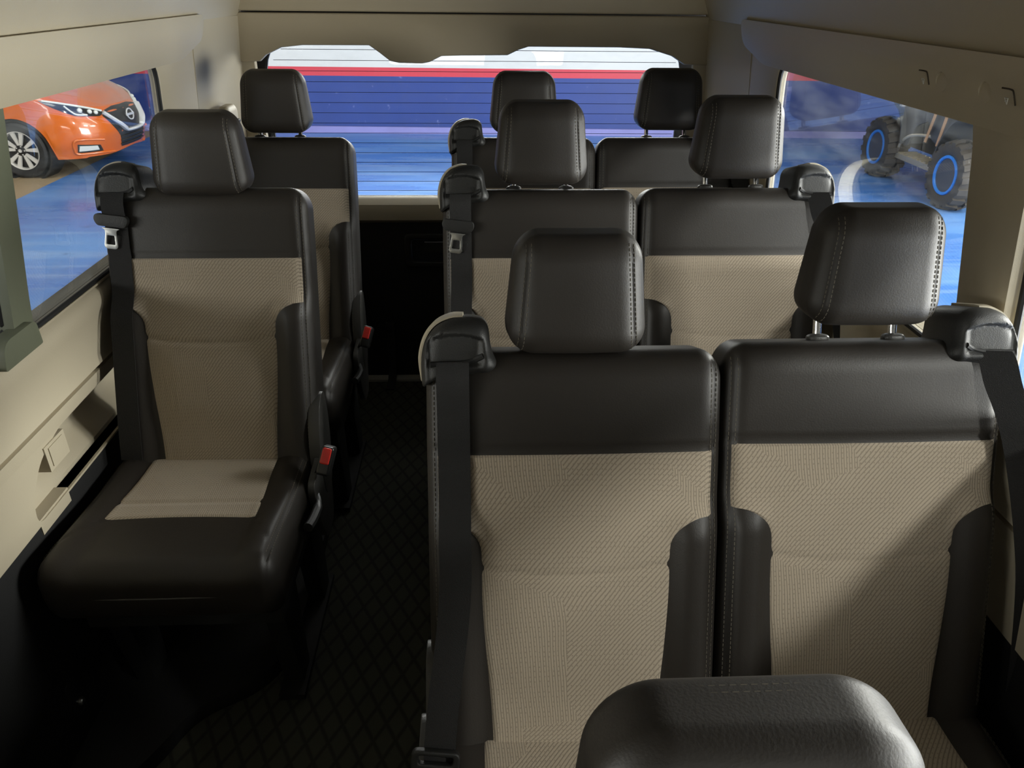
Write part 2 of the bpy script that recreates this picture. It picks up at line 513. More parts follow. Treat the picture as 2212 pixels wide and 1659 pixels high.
# front passenger head pad: dished front
def head0_fn(x, y, z):
    k = (z+HH[2])/(2*HH[2]); f = max(0., -y/HH[1])
    x2 = x*(1.16-.16*k); y2 = y*(1.05-.2*k)
    y2 += f*(.020*math.exp(-(x/.062)**4-((z-.012)/.045)**4))+.010*k
    return (x2, y2, z)
def b_head0(bm): rbox(bm, HH, (.05, .034, .05), (30, 8, 24), 9, (0, .055, HH[2]), head0_fn)
def b_head0st(bm):
    for off in (.010, .017):
        P = []
        for i in range(70):
            a = PI*(-.12+1.24*i/69)
            # ride the outline just behind the front edge
            cx, cz = math.cos(a), math.sin(a)
            n = 4.2
            l = (abs(cx)**n+abs(cz)**n)**(-1/n)
            x, z = HH[0]*l*cx*.985, HH[2]*l*cz*.985
            p = head0_fn(x, off, z); P.append((p[0]*1.005, p[1]+.055, p[2]+HH[2]+.001))
        dashes(bm, P, .0045, .0028)

def b_post(x):
    def f(bm): tube(bm, [(x, .058, S_TOP-.03), (x, .058, S_TOP+.075)], .0065, 14)
    return f
def b_collar(x):
    def f(bm): rbox(bm, (.018, .013, .008), (.012, .012, .006), (2, 2, 1), 3, (x, .055, S_TOP+.002))
    return f

# cushion, local: crease at y=0, forward = -y
CW, CD, CT = .2315, .225, .07
CR = (.036, .045, .038); CC = (0, -.195, -.075)
def cush_def(x, y, groove=False):
    a = abs(x)
    d = .014*sm(.14, .19, a)*(1-.4*sm(.2, .236, a))+.008*math.cos(min(1, a/.2)*PI/2)*sm(0, -.2, y)
    if groove: d -= .0031*math.exp(-((y+.185+.008*(1-(a/.16)**2))/.007)**2)*sm(.17, .15, a)
    d += .018*sm(-.12, -.38, y)
    d -= .003*math.exp(-((a-.2145)/.003)**2)
    if y < -.25: d -= .0025*math.exp(-((a-(.158+.055*sm(-.25, -.36, y)))/.003)**2)
    return d
def cush_fn(x, y, z):
    w = max(0., z/CT); yy = y+CC[1]
    zz = z+cush_def(x, yy)*w
    if z < 0 and yy < -.3: yy += .03*(-z/CT)*sm(-.3, -.42, yy)   # front apron runs back
    return (x, yy-CC[1], zz)
def b_cush(bm): rbox(bm, (CW, CD, CT), CR, (44, 44, 3), 7, CC, cush_fn)
def b_cushfab(bm):
    ny, nx = 50, 40; rows = []
    for i in range(ny+1):
        y = .012-(.262)*i/ny; w = .150+.010*sm(-.05, -.25, y); row = []
        for j in range(nx+1):
            x = -w+2*w*j/nx
            edge = min(w-abs(x), y+.25)
            ey = max(0., (y-CC[1]-(CD-CR[1]))/CR[1]); ey = min(ey, .98)
            z = CC[2]+CT-CR[2]*(1-math.sqrt(1-ey*ey))+cush_def(x, y, True)+.0055*sm(0, .006, edge)-.0022
            row.append(bm.verts.new((x, y, z)))
        rows.append(row)
    for A, B in zip(rows, rows[1:]):
        for j in range(nx): bm.faces.new((A[j], A[j+1], B[j+1], B[j]))
def b_cushst(sg):
    def f(bm):
        for xx in (.2105, .2185):
            P = []
            for i in range(36):
                y = -.03-i*.0098; ex = max(0, (xx-(CW-CR[0]))/CR[0])
                z = CC[2]+CT-CR[2]*(1-math.sqrt(1-ex*ex))+cush_def(xx, y)*.9+.0008
                P.append((sg*xx, y, z))
            dashes(bm, P)
    return f

GUIDE0 = [(-.232, .585), (-.234, .640), (-.226, .680), (-.208, .708), (-.182, .722), (-.148, .726), (-.124, .720), (-.114, .704),
          (-.113, .685), (-.110, .660), (-.101, .640), (-.100, .626), (-.110, .616), (-.135, .612), (-.170, .608), (-.215, .602)]
def gxy(p): return (-.2365+(p[0]+.234)*.86, .572+(p[1]-.585)*.78)
GUIDE = [gxy(p) for p in GUIDE0]
SLOT_S = .572+(.637-.585)*.78
def guide_t(x, s, k):
    t = -.021*(1-k**7)+.004
    u0, v0 = gxy((-.222, .60)); u1, v1 = gxy((-.122, .692))
    m = sm(u0-.003, u0+.004, x)*sm(u1+.004, u1-.012, x)*sm(v1+.0025, v1-.0025, s-.012*((x-(u0+u1)/2)/.05)**2*-1)
    t += .0095*m*sm(1., .93, k)*(.45+.55*sm(SLOT_S-.008, SLOT_S+.003, s))
    return t
def b_guide(sg):
    def f(bm):
        base = round_poly(GUIDE, .012, 3); out = []
        for p, q in zip(base, base[1:]+base[:1]):
            d = math.hypot(q[0]-p[0], q[1]-p[1]); m = max(1, int(d/.004))
            for k in range(m): out.append((p[0]+(q[0]-p[0])*k/m, p[1]+(q[1]-p[1])*k/m))
        cx = sum(p[0] for p in out)/len(out); cz = sum(p[1] for p in out)/len(out)
        n = len(out); rings = []
        ks = [0.015]+[i*.045 for i in range(1, 21)]+[.92, .94, .96, .975, .988, 1.]
        for k in ks:
            rings.append([bm.verts.new(((cx+(x-cx)*k)*-sg, guide_t(cx+(x-cx)*k, cz+(z-cz)*k, k), cz+(z-cz)*k)) for x, z in out])
        for t in (.05, .085):
            rings.append([bm.verts.new((x*-sg, t, z)) for x, z in out])
        rings.append([bm.verts.new(((cx+(x-cx)*.9)*-sg, .092, cz+(z-cz)*.9)) for x, z in out])
        for A, B in zip(rings, rings[1:]):
            for j in range(n): bm.faces.new((A[j], A[(j+1) % n], B[(j+1) % n], B[j]))
        bm.faces.new(rings[0][::-1]); bm.faces.new(rings[-1])
    return f
def b_slot(sg):
    def f(bm):
        P = []
        for p in ((-.216, .634), (-.185, .636), (-.160, .637), (-.140, .643), (-.124, .651)):
            x, z = gxy(p); P.append((x*-sg, guide_t(x, z, .5)+.0025, z))
        tube(bm, smooth_line(P, 5), .005, 8)
    return f
def b_cap(sg):
    def f(bm):
        P = [gxy(p) for p in ((-.2355, .60), (-.238, .645), (-.229, .685), (-.210, .713), (-.183, .727), (-.160, .7295))]
        Q = smooth_line([(x*-sg, .030, z) for x, z in P], 5)
        prev = None
        ns = []
        for i, p in enumerate(Q):
            t = (Q[min(i+1, len(Q)-1)]-Q[max(i-1, 0)]).normalized(); n = Vector((t.z, 0, -t.x))
            if n.dot(p-Vector((.175*sg, .03, .63))) < 0: n = -n
            fl = .0035*min(1, 4*i/len(Q)+.2)*min(1, 4*(len(Q)-1-i)/len(Q)+.2)
            ring = [bm.verts.new(p+Vector((0, -.020, 0))-n*.004), bm.verts.new(p+Vector((0, -.020, 0))-n*.0015), bm.verts.new(p+Vector((0, -.008, 0))+n*fl*.5),
                    bm.verts.new(p+Vector((0, .05, 0))+n*fl*.5), bm.verts.new(p+Vector((0, .05, 0))-n*.006)]
            if prev:
                for j in range(5): bm.faces.new((prev[j], prev[(j+1) % 5], ring[(j+1) % 5], ring[j]))
            else: bm.faces.new(ring)
            prev = ring
        bm.faces.new(prev[::-1])
    return f

def strap_pts(sg, kind):
    c = -.188*-sg; z0 = SLOT_S
    head = [(c, -.013, z0+.002), (c, -.020, z0-.010), (c, -.0225, z0-.024), (c, -.020, z0-.042)]
    if kind == 'down':      # webbing lying on the back, down to the crease
        P = head[:]
        for i in range(32):
            s = .545-.0175*i
            k = sm(.45, .0, s)
            P.append((c+(-.012*-sg)*k, min(back_front(c, s, .004), back_front(c*1.1, s, .004))-.004, s))
        return P
    if kind == 'out':       # webbing leaving over the outer edge of the back
        P = [(sg*.184, -.013, z0+.002), (sg*.188, -.021, z0-.012), (sg*.198, -.026, .560), (sg*.213, -.032, .52), (sg*.228, -.036, .47), (sg*.243, -.036, .41),
             (sg*.262, -.032, .33), (sg*.280, -.025, .24), (sg*.292, -.015, .12), (sg*.300, 0, 0.), (sg*.304, .02, -.10)]
        return smooth_line(P, 4)
    if kind == 'free':      # webbing hanging straight to a loose tongue
        P = head[:]
        for i in range(34):
            s = .545-.0185*i
            k = sm(.30, -.03, s)
            P.append((c+(-.030*-sg)*k, min(back_front(c, max(s, .02), .005), back_front(c*1.1, max(s, .02), .005))-.005-.02*k, s))
        return P
def b_strap(sg, kind):
    def f(bm):
        P = strap_pts(sg, kind)
        half = []
        for i, p in enumerate(P):
            if kind == 'out': half.append((.0225, -.012*sg*(1 if sg > 0 else 1), .004*0))
            else: half.append((.0245, 0, 0))
        ribbon(bm, P, half, .0016)
    return f

def b_tongue(bm):           # local: strap plane, x across, z up, origin at the strap
    # plastic holder
    out = round_poly([(-.034, .012), (.034, .012), (.038, .0), (.030, -.014), (-.030, -.014), (-.038, .0)], .006, 3)
    plate(bm, out, [], -.007, .005, lambda u, v, t: (u, t, v), .003)
def b_blade(bm):
    out = round_poly([(-.021, -.017), (-.013, -.021), (-.012, -.028), (-.015, -.058), (-.011, -.063), (.011, -.063), (.015, -.058), (.012, -.028), (.013, -.021), (.021, -.017)], .004, 3)
    hole = round_poly([(-.0078, -.033), (-.0095, -.053), (.0095, -.053), (.0078, -.033)], .002, 2)
    plate(bm, out, [hole], -.008, -.0055, lambda u, v, t: (u, t, v), .0005)
def b_loop(bm):             # wide metal-look loop of the big loose tongue
    out = round_poly([(-.037, .022), (.037, .022), (.039, -.006), (.026, -.026), (-.026, -.026), (-.039, -.006)], .010, 4)
    hole = round_poly([(-.027, .014), (.027, .014), (.026, .000), (-.026, .000)], .004, 3)
    plate(bm, out, [hole], -.007, .006, lambda u, v, t: (u, t, v), .003)

def b_reclcover(sg):        # long leaf shaped hinge cover at the side of the back
    def f(bm):
        out = round_poly([(-.075, -.04), (-.085, .06), (-.065, .135), (-.015, .155), (.02, .10), (.045, .0), (.04, -.10), (-.03, -.12)], .05, 5)
        plate(bm, out, [], .212, .239, lambda u, v, t: (t*sg, u+.06, v+.0), .007)
    return f
def b_sidecover(sg):        # hinge cover below the cushion line
    def f(bm):
        out = round_poly([(-.12, .01), (.05, .03), (.07, -.08), (.04, -.2), (-.05, -.2), (-.10, -.10)], .03, 4)
        plate(bm, out, [], .236, .252, lambda u, v, t: (t*sg, u, v-.02), .006)
    return f
def b_lever(sg):
    def f(bm): tube(bm, smooth_line([(.245*sg, -.08, -.06), (.258*sg, -.12, -.06), (.258*sg, -.18, -.055), (.254*sg, -.215, -.05)], 5), [.008]*6+[.011]*10, 10)
    return f
def b_buckle(sg):
    def f(bm):
        ribbon(bm, smooth_line([(.236*sg, -.05, -.05), (.248*sg, -.055, -.005), (.274*sg, -.070, .012)], 5), (0, .016, 0), .006)
        q = Matrix.Rotation(R(-28), 4, 'X') @ Matrix.Rotation(R(14)*sg, 4, 'Y')
        rbox(bm, (.015, .022, .034), (.006, .006, .008), (1, 1, 2), 3, (0, 0, 0), lambda x, y, z: tuple((q @ Vector((x, y, z)))+Vector((.280*sg, -.080, .036))))
    return f
def b_button(sg):
    def f(bm):
        q = Matrix.Rotation(R(-28), 4, 'X') @ Matrix.Rotation(R(14)*sg, 4, 'Y')
        rbox(bm, (.0105, .004, .019), (.004, .003, .005), (1, 1, 2), 3, (0, 0, 0), lambda x, y, z: tuple((q @ Vector((x, y-.0215, z+.012)))+Vector((.280*sg, -.080, .036))))
    return f

def b_cushpipe(bm):
    tube(bm, [(-.20+.4*i/30, CC[1]-CD+.0045-.004*math.sin(PI*i/30), -.052) for i in range(31)], .0022, 6)

def make_seat(label, X, yc, zc, tilt, lift, gside, strap, tongue, cover, buckle, group='grey and beige passenger seats', cdx=0., floor=0.):
    t = thing('passenger_seat', label, 'seat', (X, yc, floor), 0., group)
    zc -= floor
    bl, br = (0, 0, zc), (-R(tilt), 0, 0)
    bk = shared('back', b_back, 'backrest', M['leather'], t, bl, br)
    shared('backfab', b_backfab, 'fabric_panel', M['fabric'], bk, smooth=50, props={'label': 'beige woven fabric insert'})
    for sg in (-1, 1): shared(('backst', sg), b_backst(sg), 'stitching', M['thread'], bk, props={'label': 'pale double stitching'})
    up = Matrix.Rotation(-R(tilt), 3, 'X') @ Vector((0, 0, S_TOP-.002+lift))
    hd = shared('head', b_head, 'headrest', M['leather'], t, (up.x, up.y-.018, zc+up.z-.004), (-R(tilt-18), 0, 0))
    for sg in (-1, 1): shared(('headst', sg), b_headst(sg), 'stitching', M['thread'], hd)
    for x in (-.0625, .0625):
        shared(('col', x), b_collar(x), 'post_collar', M['grey'], bk)
        if lift > .005:
            me_o = shared(('post', x), b_post(x), 'headrest_post', M['chrome'], t, bl, br, props={'label': 'chrome headrest post'})
    cu = shared('cush', b_cush, 'cushion', M['leather'], t, (cdx, 0, zc))
    shared('cushfab', b_cushfab, 'fabric_panel', M['fabric'], cu, smooth=50, props={'label': 'beige woven fabric insert'})
    for sg in (-1, 1): shared(('cushst', sg), b_cushst(sg), 'stitching', M['thread'], cu)
    shared('cushpipe', b_cushpipe, 'piping', M['grey'], cu)
    # frame and legs
    bm = bmesh.new(); bbox(bm, (-.20, -.36, zc-.185), (.20, .06, zc-.14), .01)
    finish(bm, 'seat_frame', M['black'], t)
    for sx in (-.17, .17):
        bm = bmesh.new(); h = zc-.17
        for (y0, y1, yb0, yb1) in ((-.33, -.21, -.27, -.205), (-.05, .06, .0, .07)):
            out = round_poly([(y0, h), (y1, h), (yb1, .012), (yb0, .012)], .012, 3)
            plate(bm, out, [], sx-.022, sx+.022, lambda u, v, w: (w, u, v), .005)
        bbox(bm, (sx-.03, -.31, .001), (sx+.03, .10, .018), .005)
        finish(bm, 'leg', M['darkpanel'], t)
    if gside:
        g = shared(('guide', gside), b_guide(gside), 'belt_guide', M['black'], t, bl, br, smooth=50)
        shared(('cap', gside), b_cap(gside), 'guide_trim', M['beige'], g, props={'label': 'beige trim strip'})
        shared(('slot', gside), b_slot(gside), 'belt_slot', M['rubber'], g)
        st = shared(('strap', gside, strap), b_strap(gside, strap), 'seat_belt', M['web'], t, bl, br)
        if tongue is not None:
            s, big, tl = tongue
            P = strap_pts(gside, strap)
            p = min(P, key=lambda q: abs(q[2]-s))
            off = (p[0]-.006, p[1]-.006, s)
            h = shared(('tongue', big), b_loop if big else b_tongue, 'belt_tongue', M['black'], st, off, (R(tl), R(7), 0))
            if not big: shared('blade', b_blade, 'latch_plate', M['steel'], st, off, (R(tl), R(7), 0), props={'label': 'silver latch plate'})
            else: shared('blade', b_blade, 'latch_plate', M['steel'], st, (off[0], off[1], off[2]-.006), (R(tl), 0, 0), props={'label': 'silver latch plate'})
    if cover:
        shared(('rc', cover), b_reclcover(cover), 'hinge_cover', M['grey'], t, bl, br)
        shared(('sc', cover), b_sidecover(cover), 'side_cover', M['grey'], t, (cdx, 0, zc))
        shared(('lv', cover), b_lever(cover), 'recline_lever', M['black'], t, (cdx, 0, zc))
    if buckle:
        b = shared(('bk', buckle), b_buckle(buckle), 'belt_buckle', M['satin'], t, (cdx, 0, zc))
        shared(('bt', buckle), b_button(buckle), 'release_button', M['red'], b, props={'label': 'red release button'})
    return t

XL, XR_, XS = .1465, .6105, -.6235
sA1 = make_seat('nearest aisle seat with lowered headrest and belt hanging down its left edge', XL, .790, .42, 20, .0, -1, 'free', (-.004, True, 0), -1, 0)
sA2 = make_seat('nearest window seat on the right with raised headrest on chrome posts', XR_, .805, .423, 20, .030, 1, 'out', None, 0, 0)
sB1 = make_seat('middle row aisle seat of the right pair, belt tongue hanging at its left shoulder', XL, 1.532, .482, 17, .012, -1, 'down', (.545, False, 8), -1, 0)
sB2 = make_seat('middle row window seat of the right pair, beside the dusty quad window', XR_, 1.545, .482, 17, .022, 1, 'out', None, 0, 0)
sC1 = make_seat('back row aisle seat mostly hidden behind the middle row headrest', XL, 2.237, .474, 17, .012, -1, 'down', None, -1, 0)
sC2 = make_seat('back row window seat on the right with headrest against the blue rear window', XR_, 2.245, .474, 17, .022, 1, 'out', None, 0, 0)
sB3 = make_seat('single seat at front left with whole cushion in view and red belt button', XS, 1.517, .49, 17, -.018, -1, 'down', (.555, False, 8), 1, 1, cdx=-.014)
sC3 = make_seat('single seat at rear left standing behind the front left seat', XS, 2.225, .476, 17, .012, -1, 'down', None, 1, 1, cdx=-.014)

# seat in front, only its head pad shows
t = thing('front_seat', 'dark leather headrest of the closest seat at the bottom edge', 'seat', (.178, .057, 0))
br0 = (-R(17), 0, 0); zc0 = .312
o = shared('back', b_back, 'backrest', M['leather'], t, (0, 0, zc0), br0)
shared('backfab', b_backfab, 'fabric_panel', M['fabric'], o)
up = Matrix.Rotation(-R(17), 3, 'X') @ Vector((0, 0, S_TOP+.003))
hd = shared('head0', b_head0, 'headrest', M['leather'], t, (0, up.y, zc0+up.z), (-R(4), 0, 0))
shared('head0st', b_head0st, 'stitching', M['thread'], hd)
shared('cush', b_cush, 'cushion', M['leather'], t, (0, 0, zc0))
for sx in (-.17, .17):
    bm = bmesh.new()
    for (y0, y1, yb0, yb1) in ((-.33, -.21, -.27, -.205), (-.05, .06, .0, .07)):
        out = round_poly([(y0, .15), (y1, .15), (yb1, .012), (yb0, .012)], .012, 3)
        plate(bm, out, [], sx-.022, sx+.022, lambda u, v, w: (w, u, v), .005)
    bbox(bm, (sx-.03, -.31, .001), (sx+.03, .10, .018), .005)
    finish(bm, 'leg', M['darkpanel'], t)

# belt anchor of the front left seat, low by the wall
bm = bmesh.new()
ribbon(bm, smooth_line([(-.262, -.20, .36), (-.272, -.32, .30), (-.268, -.385, .24), (-.262, -.405, .17), (-.258, -.40, .10)], 5), (.004, .024, 0), .003)
finish(bm, 'lap_belt', M['web'], sB3)
bm = bmesh.new()
rbox(bm, (.012, .030, .055), (.010, .018, .022), (1, 2, 2), 3, (-.258, -.40, .145))
an = finish(bm, 'belt_anchor', M['satin'], sB3)
bm = bmesh.new(); lathe(bm, [(.0, .0), (.009, .0), (.009, .004), (.006, .007), (0, .007)], 'x', 12, (-.246, -.40, .13)); finish(bm, 'bolt', M['steel'], an)

# ------------------------------------------------------------------ van shell
Y0, Y1 = -1.35, 2.86
PROF = [(0., .86), (.53, .885), (.70, .885), (.715, .872), (.88, .868), (1.31, .838), (1.41, .812), (1.66, .70)]
def xin(z):
    for (z0, x0), (z1, x1) in zip(PROF, PROF[1:]):
        if z <= z1: return x0+(x1-x0)*(z-z0)/(z1-z0)
    return PROF[-1][1]
def wmap(sg, dx=0.):
    return lambda u, v, t: (sg*(xin(v)+t+dx), u, v)

# floor of the van
bm = bmesh.new(); bbox(bm, (-1.0, Y0, -.06), (1.0, 2.93, 0.), .004)
finish(bm, 'floor', M['carpet'], props=STRUCT)
# roof
bm = bmesh.new(); bbox(bm, (-.95, Y0+.45, 1.66), (.95, 2.95, 1.70), .004)
finish(bm, 'ceiling', M['liner'], props=STRUCT)

W1 = {-1: [(1.335, .892), (1.400, 1.32), (2.150, 1.32), (2.155, .892)], 1: [(1.160, .892), (1.255, 1.32), (2.200, 1.32), (2.21, .892)]}
W2 = {-1: [(.15, .892), (.30, 1.32), (1.338, 1.32), (1.272, .892)], 1: [(-.15, .892), (.10, 1.32), (1.095, 1.32), (1.045, .892)]}
W3 = {-1: [(-1.0, .892), (-.65, 1.32), (.16, 1.32), (.02, .892)], 1: [(-1.0, .892), (-.7, 1.32), (-.02, 1.32), (-.28, .892)]}
RW1 = {-1: [.05, .02, .07, .05], 1: [.06, .02, .07, .05]}
ntrim = 0
def trim(bm, m, sm_=35, **kw):
    global ntrim
    ntrim += 1
    return finish(bm, 'trim_%d' % ntrim, m, props=STRUCT, smooth=sm_, **kw)

side_name = {-1: 'left', 1: 'right'}
nwin = 0
trims = {}
for sg in (-1, 1):
    # wall below the waist, with the storage scoop on the left
    bm = bmesh.new()
    outer = [(Y0, .53), (2.86, .53), (2.86, .705), (Y0, .705)]
    scoop = round_poly([(1.36, .672), (1.27, .645), (1.215, .59), (1.205, .535), (1.90, .535), (1.90, .66), (1.70, .675)], .03, 5)
    if sg < 0: plate(bm, outer, [scoop], 0, .03, wmap(sg))
    else: plate(bm, outer, [], 0, .03, wmap(sg))
    # shoulder strip up to the windows
    sh = [(.88, .900), (.883, .876), (.872, .865), (.850, .860), (.832, .864), (.74, .876), (.722, .872), (.716, .884), (.700, .895), (.700, .93), (.885, .94)]
    n0 = [bm.verts.new((sg*x, Y0, z)) for z, x in sh]; n1 = [bm.verts.new((sg*x, 2.86, z)) for z, x in sh]
    for j in range(len(sh)): bm.faces.new((n0[j], n0[(j+1) % len(sh)], n1[(j+1) % len(sh)], n1[j]))
    bm.faces.new(n0); bm.faces.new(n1[::-1])
    # window band with its openings
    outer = [(Y0, .885), (2.425, .885), (2.425, 1.33), (Y0, 1.33)]
    h1 = round_poly(W1[sg], RW1[sg], 7); h2 = round_poly(W2[sg], .05, 6); h3 = round_poly(W3[sg], .05, 6)
    plate(bm, outer, [h1, h2, h3], 0, .028, wmap(sg), .006)
    # outer body skin below the windows
    plate(bm, [(Y0, -.08), (2.9, -.08), (2.9, .775), (Y0, .775)], [], 0, .01, lambda u, v, tt, sg=sg: (sg*(.99+tt), u, v))
    plate(bm, [(Y0, .92), (2.9, .92), (2.9, 1.0), (Y0, 1.0)], [], .760, .772, lambda u, v, tt, sg=sg: (sg*v, u, tt))
    # roof side above the ledge
    outer = [(Y0, 1.395), (2.86, 1.395), (2.86, 1.67), (Y0, 1.67)]
    plate(bm, outer, [], -.010, .03, wmap(sg))
    wl = finish(bm, 'wall_'+side_name[sg], M['beige'], props=STRUCT)
    # ledge trim above the windows
    bm = bmesh.new()
    outer = round_poly([(Y0, 1.302), (2.26, 1.302), (2.43, 1.345), (2.43, 1.412), (Y0, 1.412)], [.001, .03, .03, .07, .001], 8)
    holes = []
    if sg > 0:
        for yy, zz in ((1.340, 1.358), (1.215, 1.356)):
            holes.append([(yy+.017*math.cos(2*PI*i/24), zz+.015*math.sin(2*PI*i/24)) for i in range(24)])
    plate(bm, outer, holes, -.022, .03, lambda u, v, tt, sg=sg: (sg*(.836-(v-1.302)*.25+tt), u, v), .010 if sg < 0 else .006)
    tr = trim(bm, M['beige'], 40)
    trims[sg] = tr
    if sg > 0:
        for yy, zz in ((1.340, 1.358), (1.215, 1.356)):
            x0 = .836-(zz-1.302)*.25-.022
            bm = bmesh.new(); lathe(bm, [(.0175, .002), (.0165, .012), (.013, .021), (.007, .026), (.0, .027)], 'x', 24, (x0, yy, zz)); finish(bm, 'round_dimple', M['beige'], tr)
        xs_ = lambda z: .836-(z-1.302)*.25-.0225
        for yy, zz, half in ((1.395, 1.352, 1), (1.155, 1.350, 1)):
            P = [(yy+.016, zz+.017), (yy-.006, zz+.017), (yy-.012, zz+.013), (yy-.018, zz-.004)]
            bm = bmesh.new(); tube(bm, smooth_line([(xs_(z), y, z) for y, z in P], 4), .0013, 6); finish(bm, 'cover_groove', M['groove'], tr)
        for yy, zz in ((1.396, 1.352), (1.158, 1.350)):
            P = [(yy+.005, zz+.004), (yy-.003, zz+.004), (yy-.001, zz-.005)]
            bm = bmesh.new()
            for a, b in zip(P, P[1:]+P[:1]): tube(bm, [(xs_(a[1])-.0004, *a), (xs_(b[1])-.0004, *b)], .0007, 5)
            tube(bm, [(xs_(zz)-.0004, yy+.004, zz-.001), (xs_(zz)-.0004, yy-.002, zz+.001)], .0007, 5)
            finish(bm, 'printed_mark', M['white'], tr)
    # rear corner column behind the ledge end
    bm = bmesh.new()
    pl = [(.868, 2.42), (.884, 2.427), (.886, 2.48), (.876, 2.62), (.852, 2.80), (.846, 2.85), (.93, 2.86), (.95, 2.42)]
    v0 = [bm.verts.new((sg*(x-.03*sm(.9, 1.66, .3)), y, .1)) for x, y in pl]
    v1 = [bm.verts.new((sg*(x-.045), y, 1.395)) for x, y in pl]
    vmid = [bm.verts.new((sg*(x), y, .9)) for x, y in pl]
    for A, B in ((v0, vmid), (vmid, v1)):
        for j in range(len(pl)): bm.faces.new((A[j], A[(j+1) % len(pl)], B[(j+1) % len(pl)], B[j]))
    bm.faces.new(v0); bm.faces.new(v1)
    bmesh.ops.recalc_face_normals(bm, faces=bm.faces[:]); bevel(bm, .006, 2, 40)
    trim(bm, M['beige'])
    # dark lower lining
    bm = bmesh.new()
    plate(bm, [(Y0, -.01), (2.86, -.01), (2.86, .535), (Y0, .535)], [], .006, .03, wmap(sg), 0)
    trim(bm, M['darkpanel'])
    # windows: pane plus black seal
    for wi, (quad, rad) in enumerate(((W1[sg], RW1[sg]), (W2[sg], .05), (W3[sg], .05))):
        nwin += 1
        c = Vector((sum(p[0] for p in quad)/4, sum(p[1] for p in quad)/4))
        big = [tuple(c+(Vector(p)-c)*1.03) for p in quad]
        bm = bmesh.new()
        plate(bm, round_poly(big, rad, 7), [], .012, .016, wmap(sg))
        wn = finish(bm, 'window_%d' % nwin, M['glass'], props=STRUCT, smooth=0)
        bm = bmesh.new()
        rp = round_poly(quad, rad, 7)
        tube(bm, [(sg*(xin(z)+.008), y, z) for y, z in rp], .006, 8, closed=True)
        finish(bm, 'window_seal', M['rubber'], wn)

# sage door pillar trim at the left edge, in front of the left window
bm = bmesh.new()
outer = round_poly([(1.268, .884), (1.33, 1.315), (1.402, 1.315), (1.366, 1.10), (1.342, .97), (1.332, .884)], [.01, .01, .01, .05, .05, .02], 5)
plate(bm, outer, [], -.014, .03, wmap(-1), .007)
pil = trim(bm, M['sage'])
bm = bmesh.new()
outer = round_poly([(1.20, .884), (1.21, .935), (1.318, .935), (1.326, .884)], [.005, .03, .014, .005], 5)
plate(bm, outer, [], -.030, .0, wmap(-1), .006)
finish(bm, 'pillar_foot', M['sage'], pil)
# right centre pillar trim
bm = bmesh.new()
outer = round_poly([(1.048, .884), (1.098, 1.318), (1.262, 1.318), (1.242, 1.27), (1.160, .884)], [.01, .02, .03, .04, .01], 5)
plate(bm, outer, [], -.016, .02, wmap(1), .008)
trim(bm, M['beige'])

# scoop behind the left lower wall: back, shelf and the small lidded box
bm = bmesh.new()
def scoop_x(y, z): return -max(.916, .962-.05*sm(1.36, 1.2, y)-.05*sm(.61, .69, z)-.05*sm(.60, .534, z)-.05*sm(1.75, 1.9, y))
rows = []
for i in range(22):
    y = 1.185+.73*i/21
    rows.append([bm.verts.new((scoop_x(y, .532+.173*j/14), y, .532+.173*j/14)) for j in range(15)])
for A, B in zip(rows, rows[1:]):
    for j in range(14): bm.faces.new((A[j], A[j+1], B[j+1], B[j]))
bbox(bm, (-.955, 1.215, .505), (-.888, 1.33, .540), .006)
sp = trim(bm, M['beige'])
bm = bmesh.new()
bbox(bm, (-.95, 1.29, .607), (-.882, 1.368, .664), .006)
sb = finish(bm, 'pocket_box', M['beige'], sp)
bm = bmesh.new(); bbox(bm, (-.884, 1.302, .614), (-.8800, 1.357, .657), .002); finish(bm, 'box_lid', M['beige'], sb)

# carpeted hump under the front left seat
bm = bmesh.new()
ou = round_poly([(-.90, .70), (-.76, .96), (-.70, 1.06), (-.66, 1.16), (-.52, 1.24), (-.47, 1.36), (-.47, 1.9), (-.90, 1.9)], [.01, .05, .05, .06, .07, .05, .05, .01], 5)
plate(bm, ou, [], .001, .045, lambda u, v, tt: (u, v, tt), .012)
trim(bm, M['darkpanel'])

# ------------------------------------------------------------------ tailgate
def gmap(dy=0., bul=True):
    def f(u, v, t):
        b = -.035*sm(.5, .1, abs(u+.06))*sm(1.40, 1.30, v) if bul else 0
        return (u, 2.855-t+b+dy, v)
    return f
bm = bmesh.new()
low = [(-.842, 1.249), (-.752, 1.252), (-.728, 1.272), (-.674, 1.296), (-.60, 1.304), (-.37, 1.306), (-.335, 1.283), (-.301, 1.258), (-.27, 1.252), (-.19, 1.251), (-.163, 1.256), (-.122, 1.275), (-.06, 1.277),
       (.106, 1.279), (.145, 1.296), (.179, 1.306), (.50, 1.304), (.607, 1.300), (.69, 1.277), (.737, 1.250), (.838, 1.247)]
cr = [(x, 1.404) for x in [-.84+.07*i for i in range(25)]]
outer = low+[(.828, 1.404)]+[p for p in cr[::-1] if -.82 < p[0] < .82]+[(-.832, 1.404)]
plate(bm, outer, [], 0, .03, gmap(), .006)
outer = [(-.832, 1.409)]+[(x, 1.409) for x in [-.75+.1*i for i in range(16)]]+[(.828, 1.409), (.74, 1.67), (-.74, 1.67)]
plate(bm, outer, [], 0, .032, gmap(0., False), .006)
gate = finish(bm, 'door_1', M['gate'], props=STRUCT)
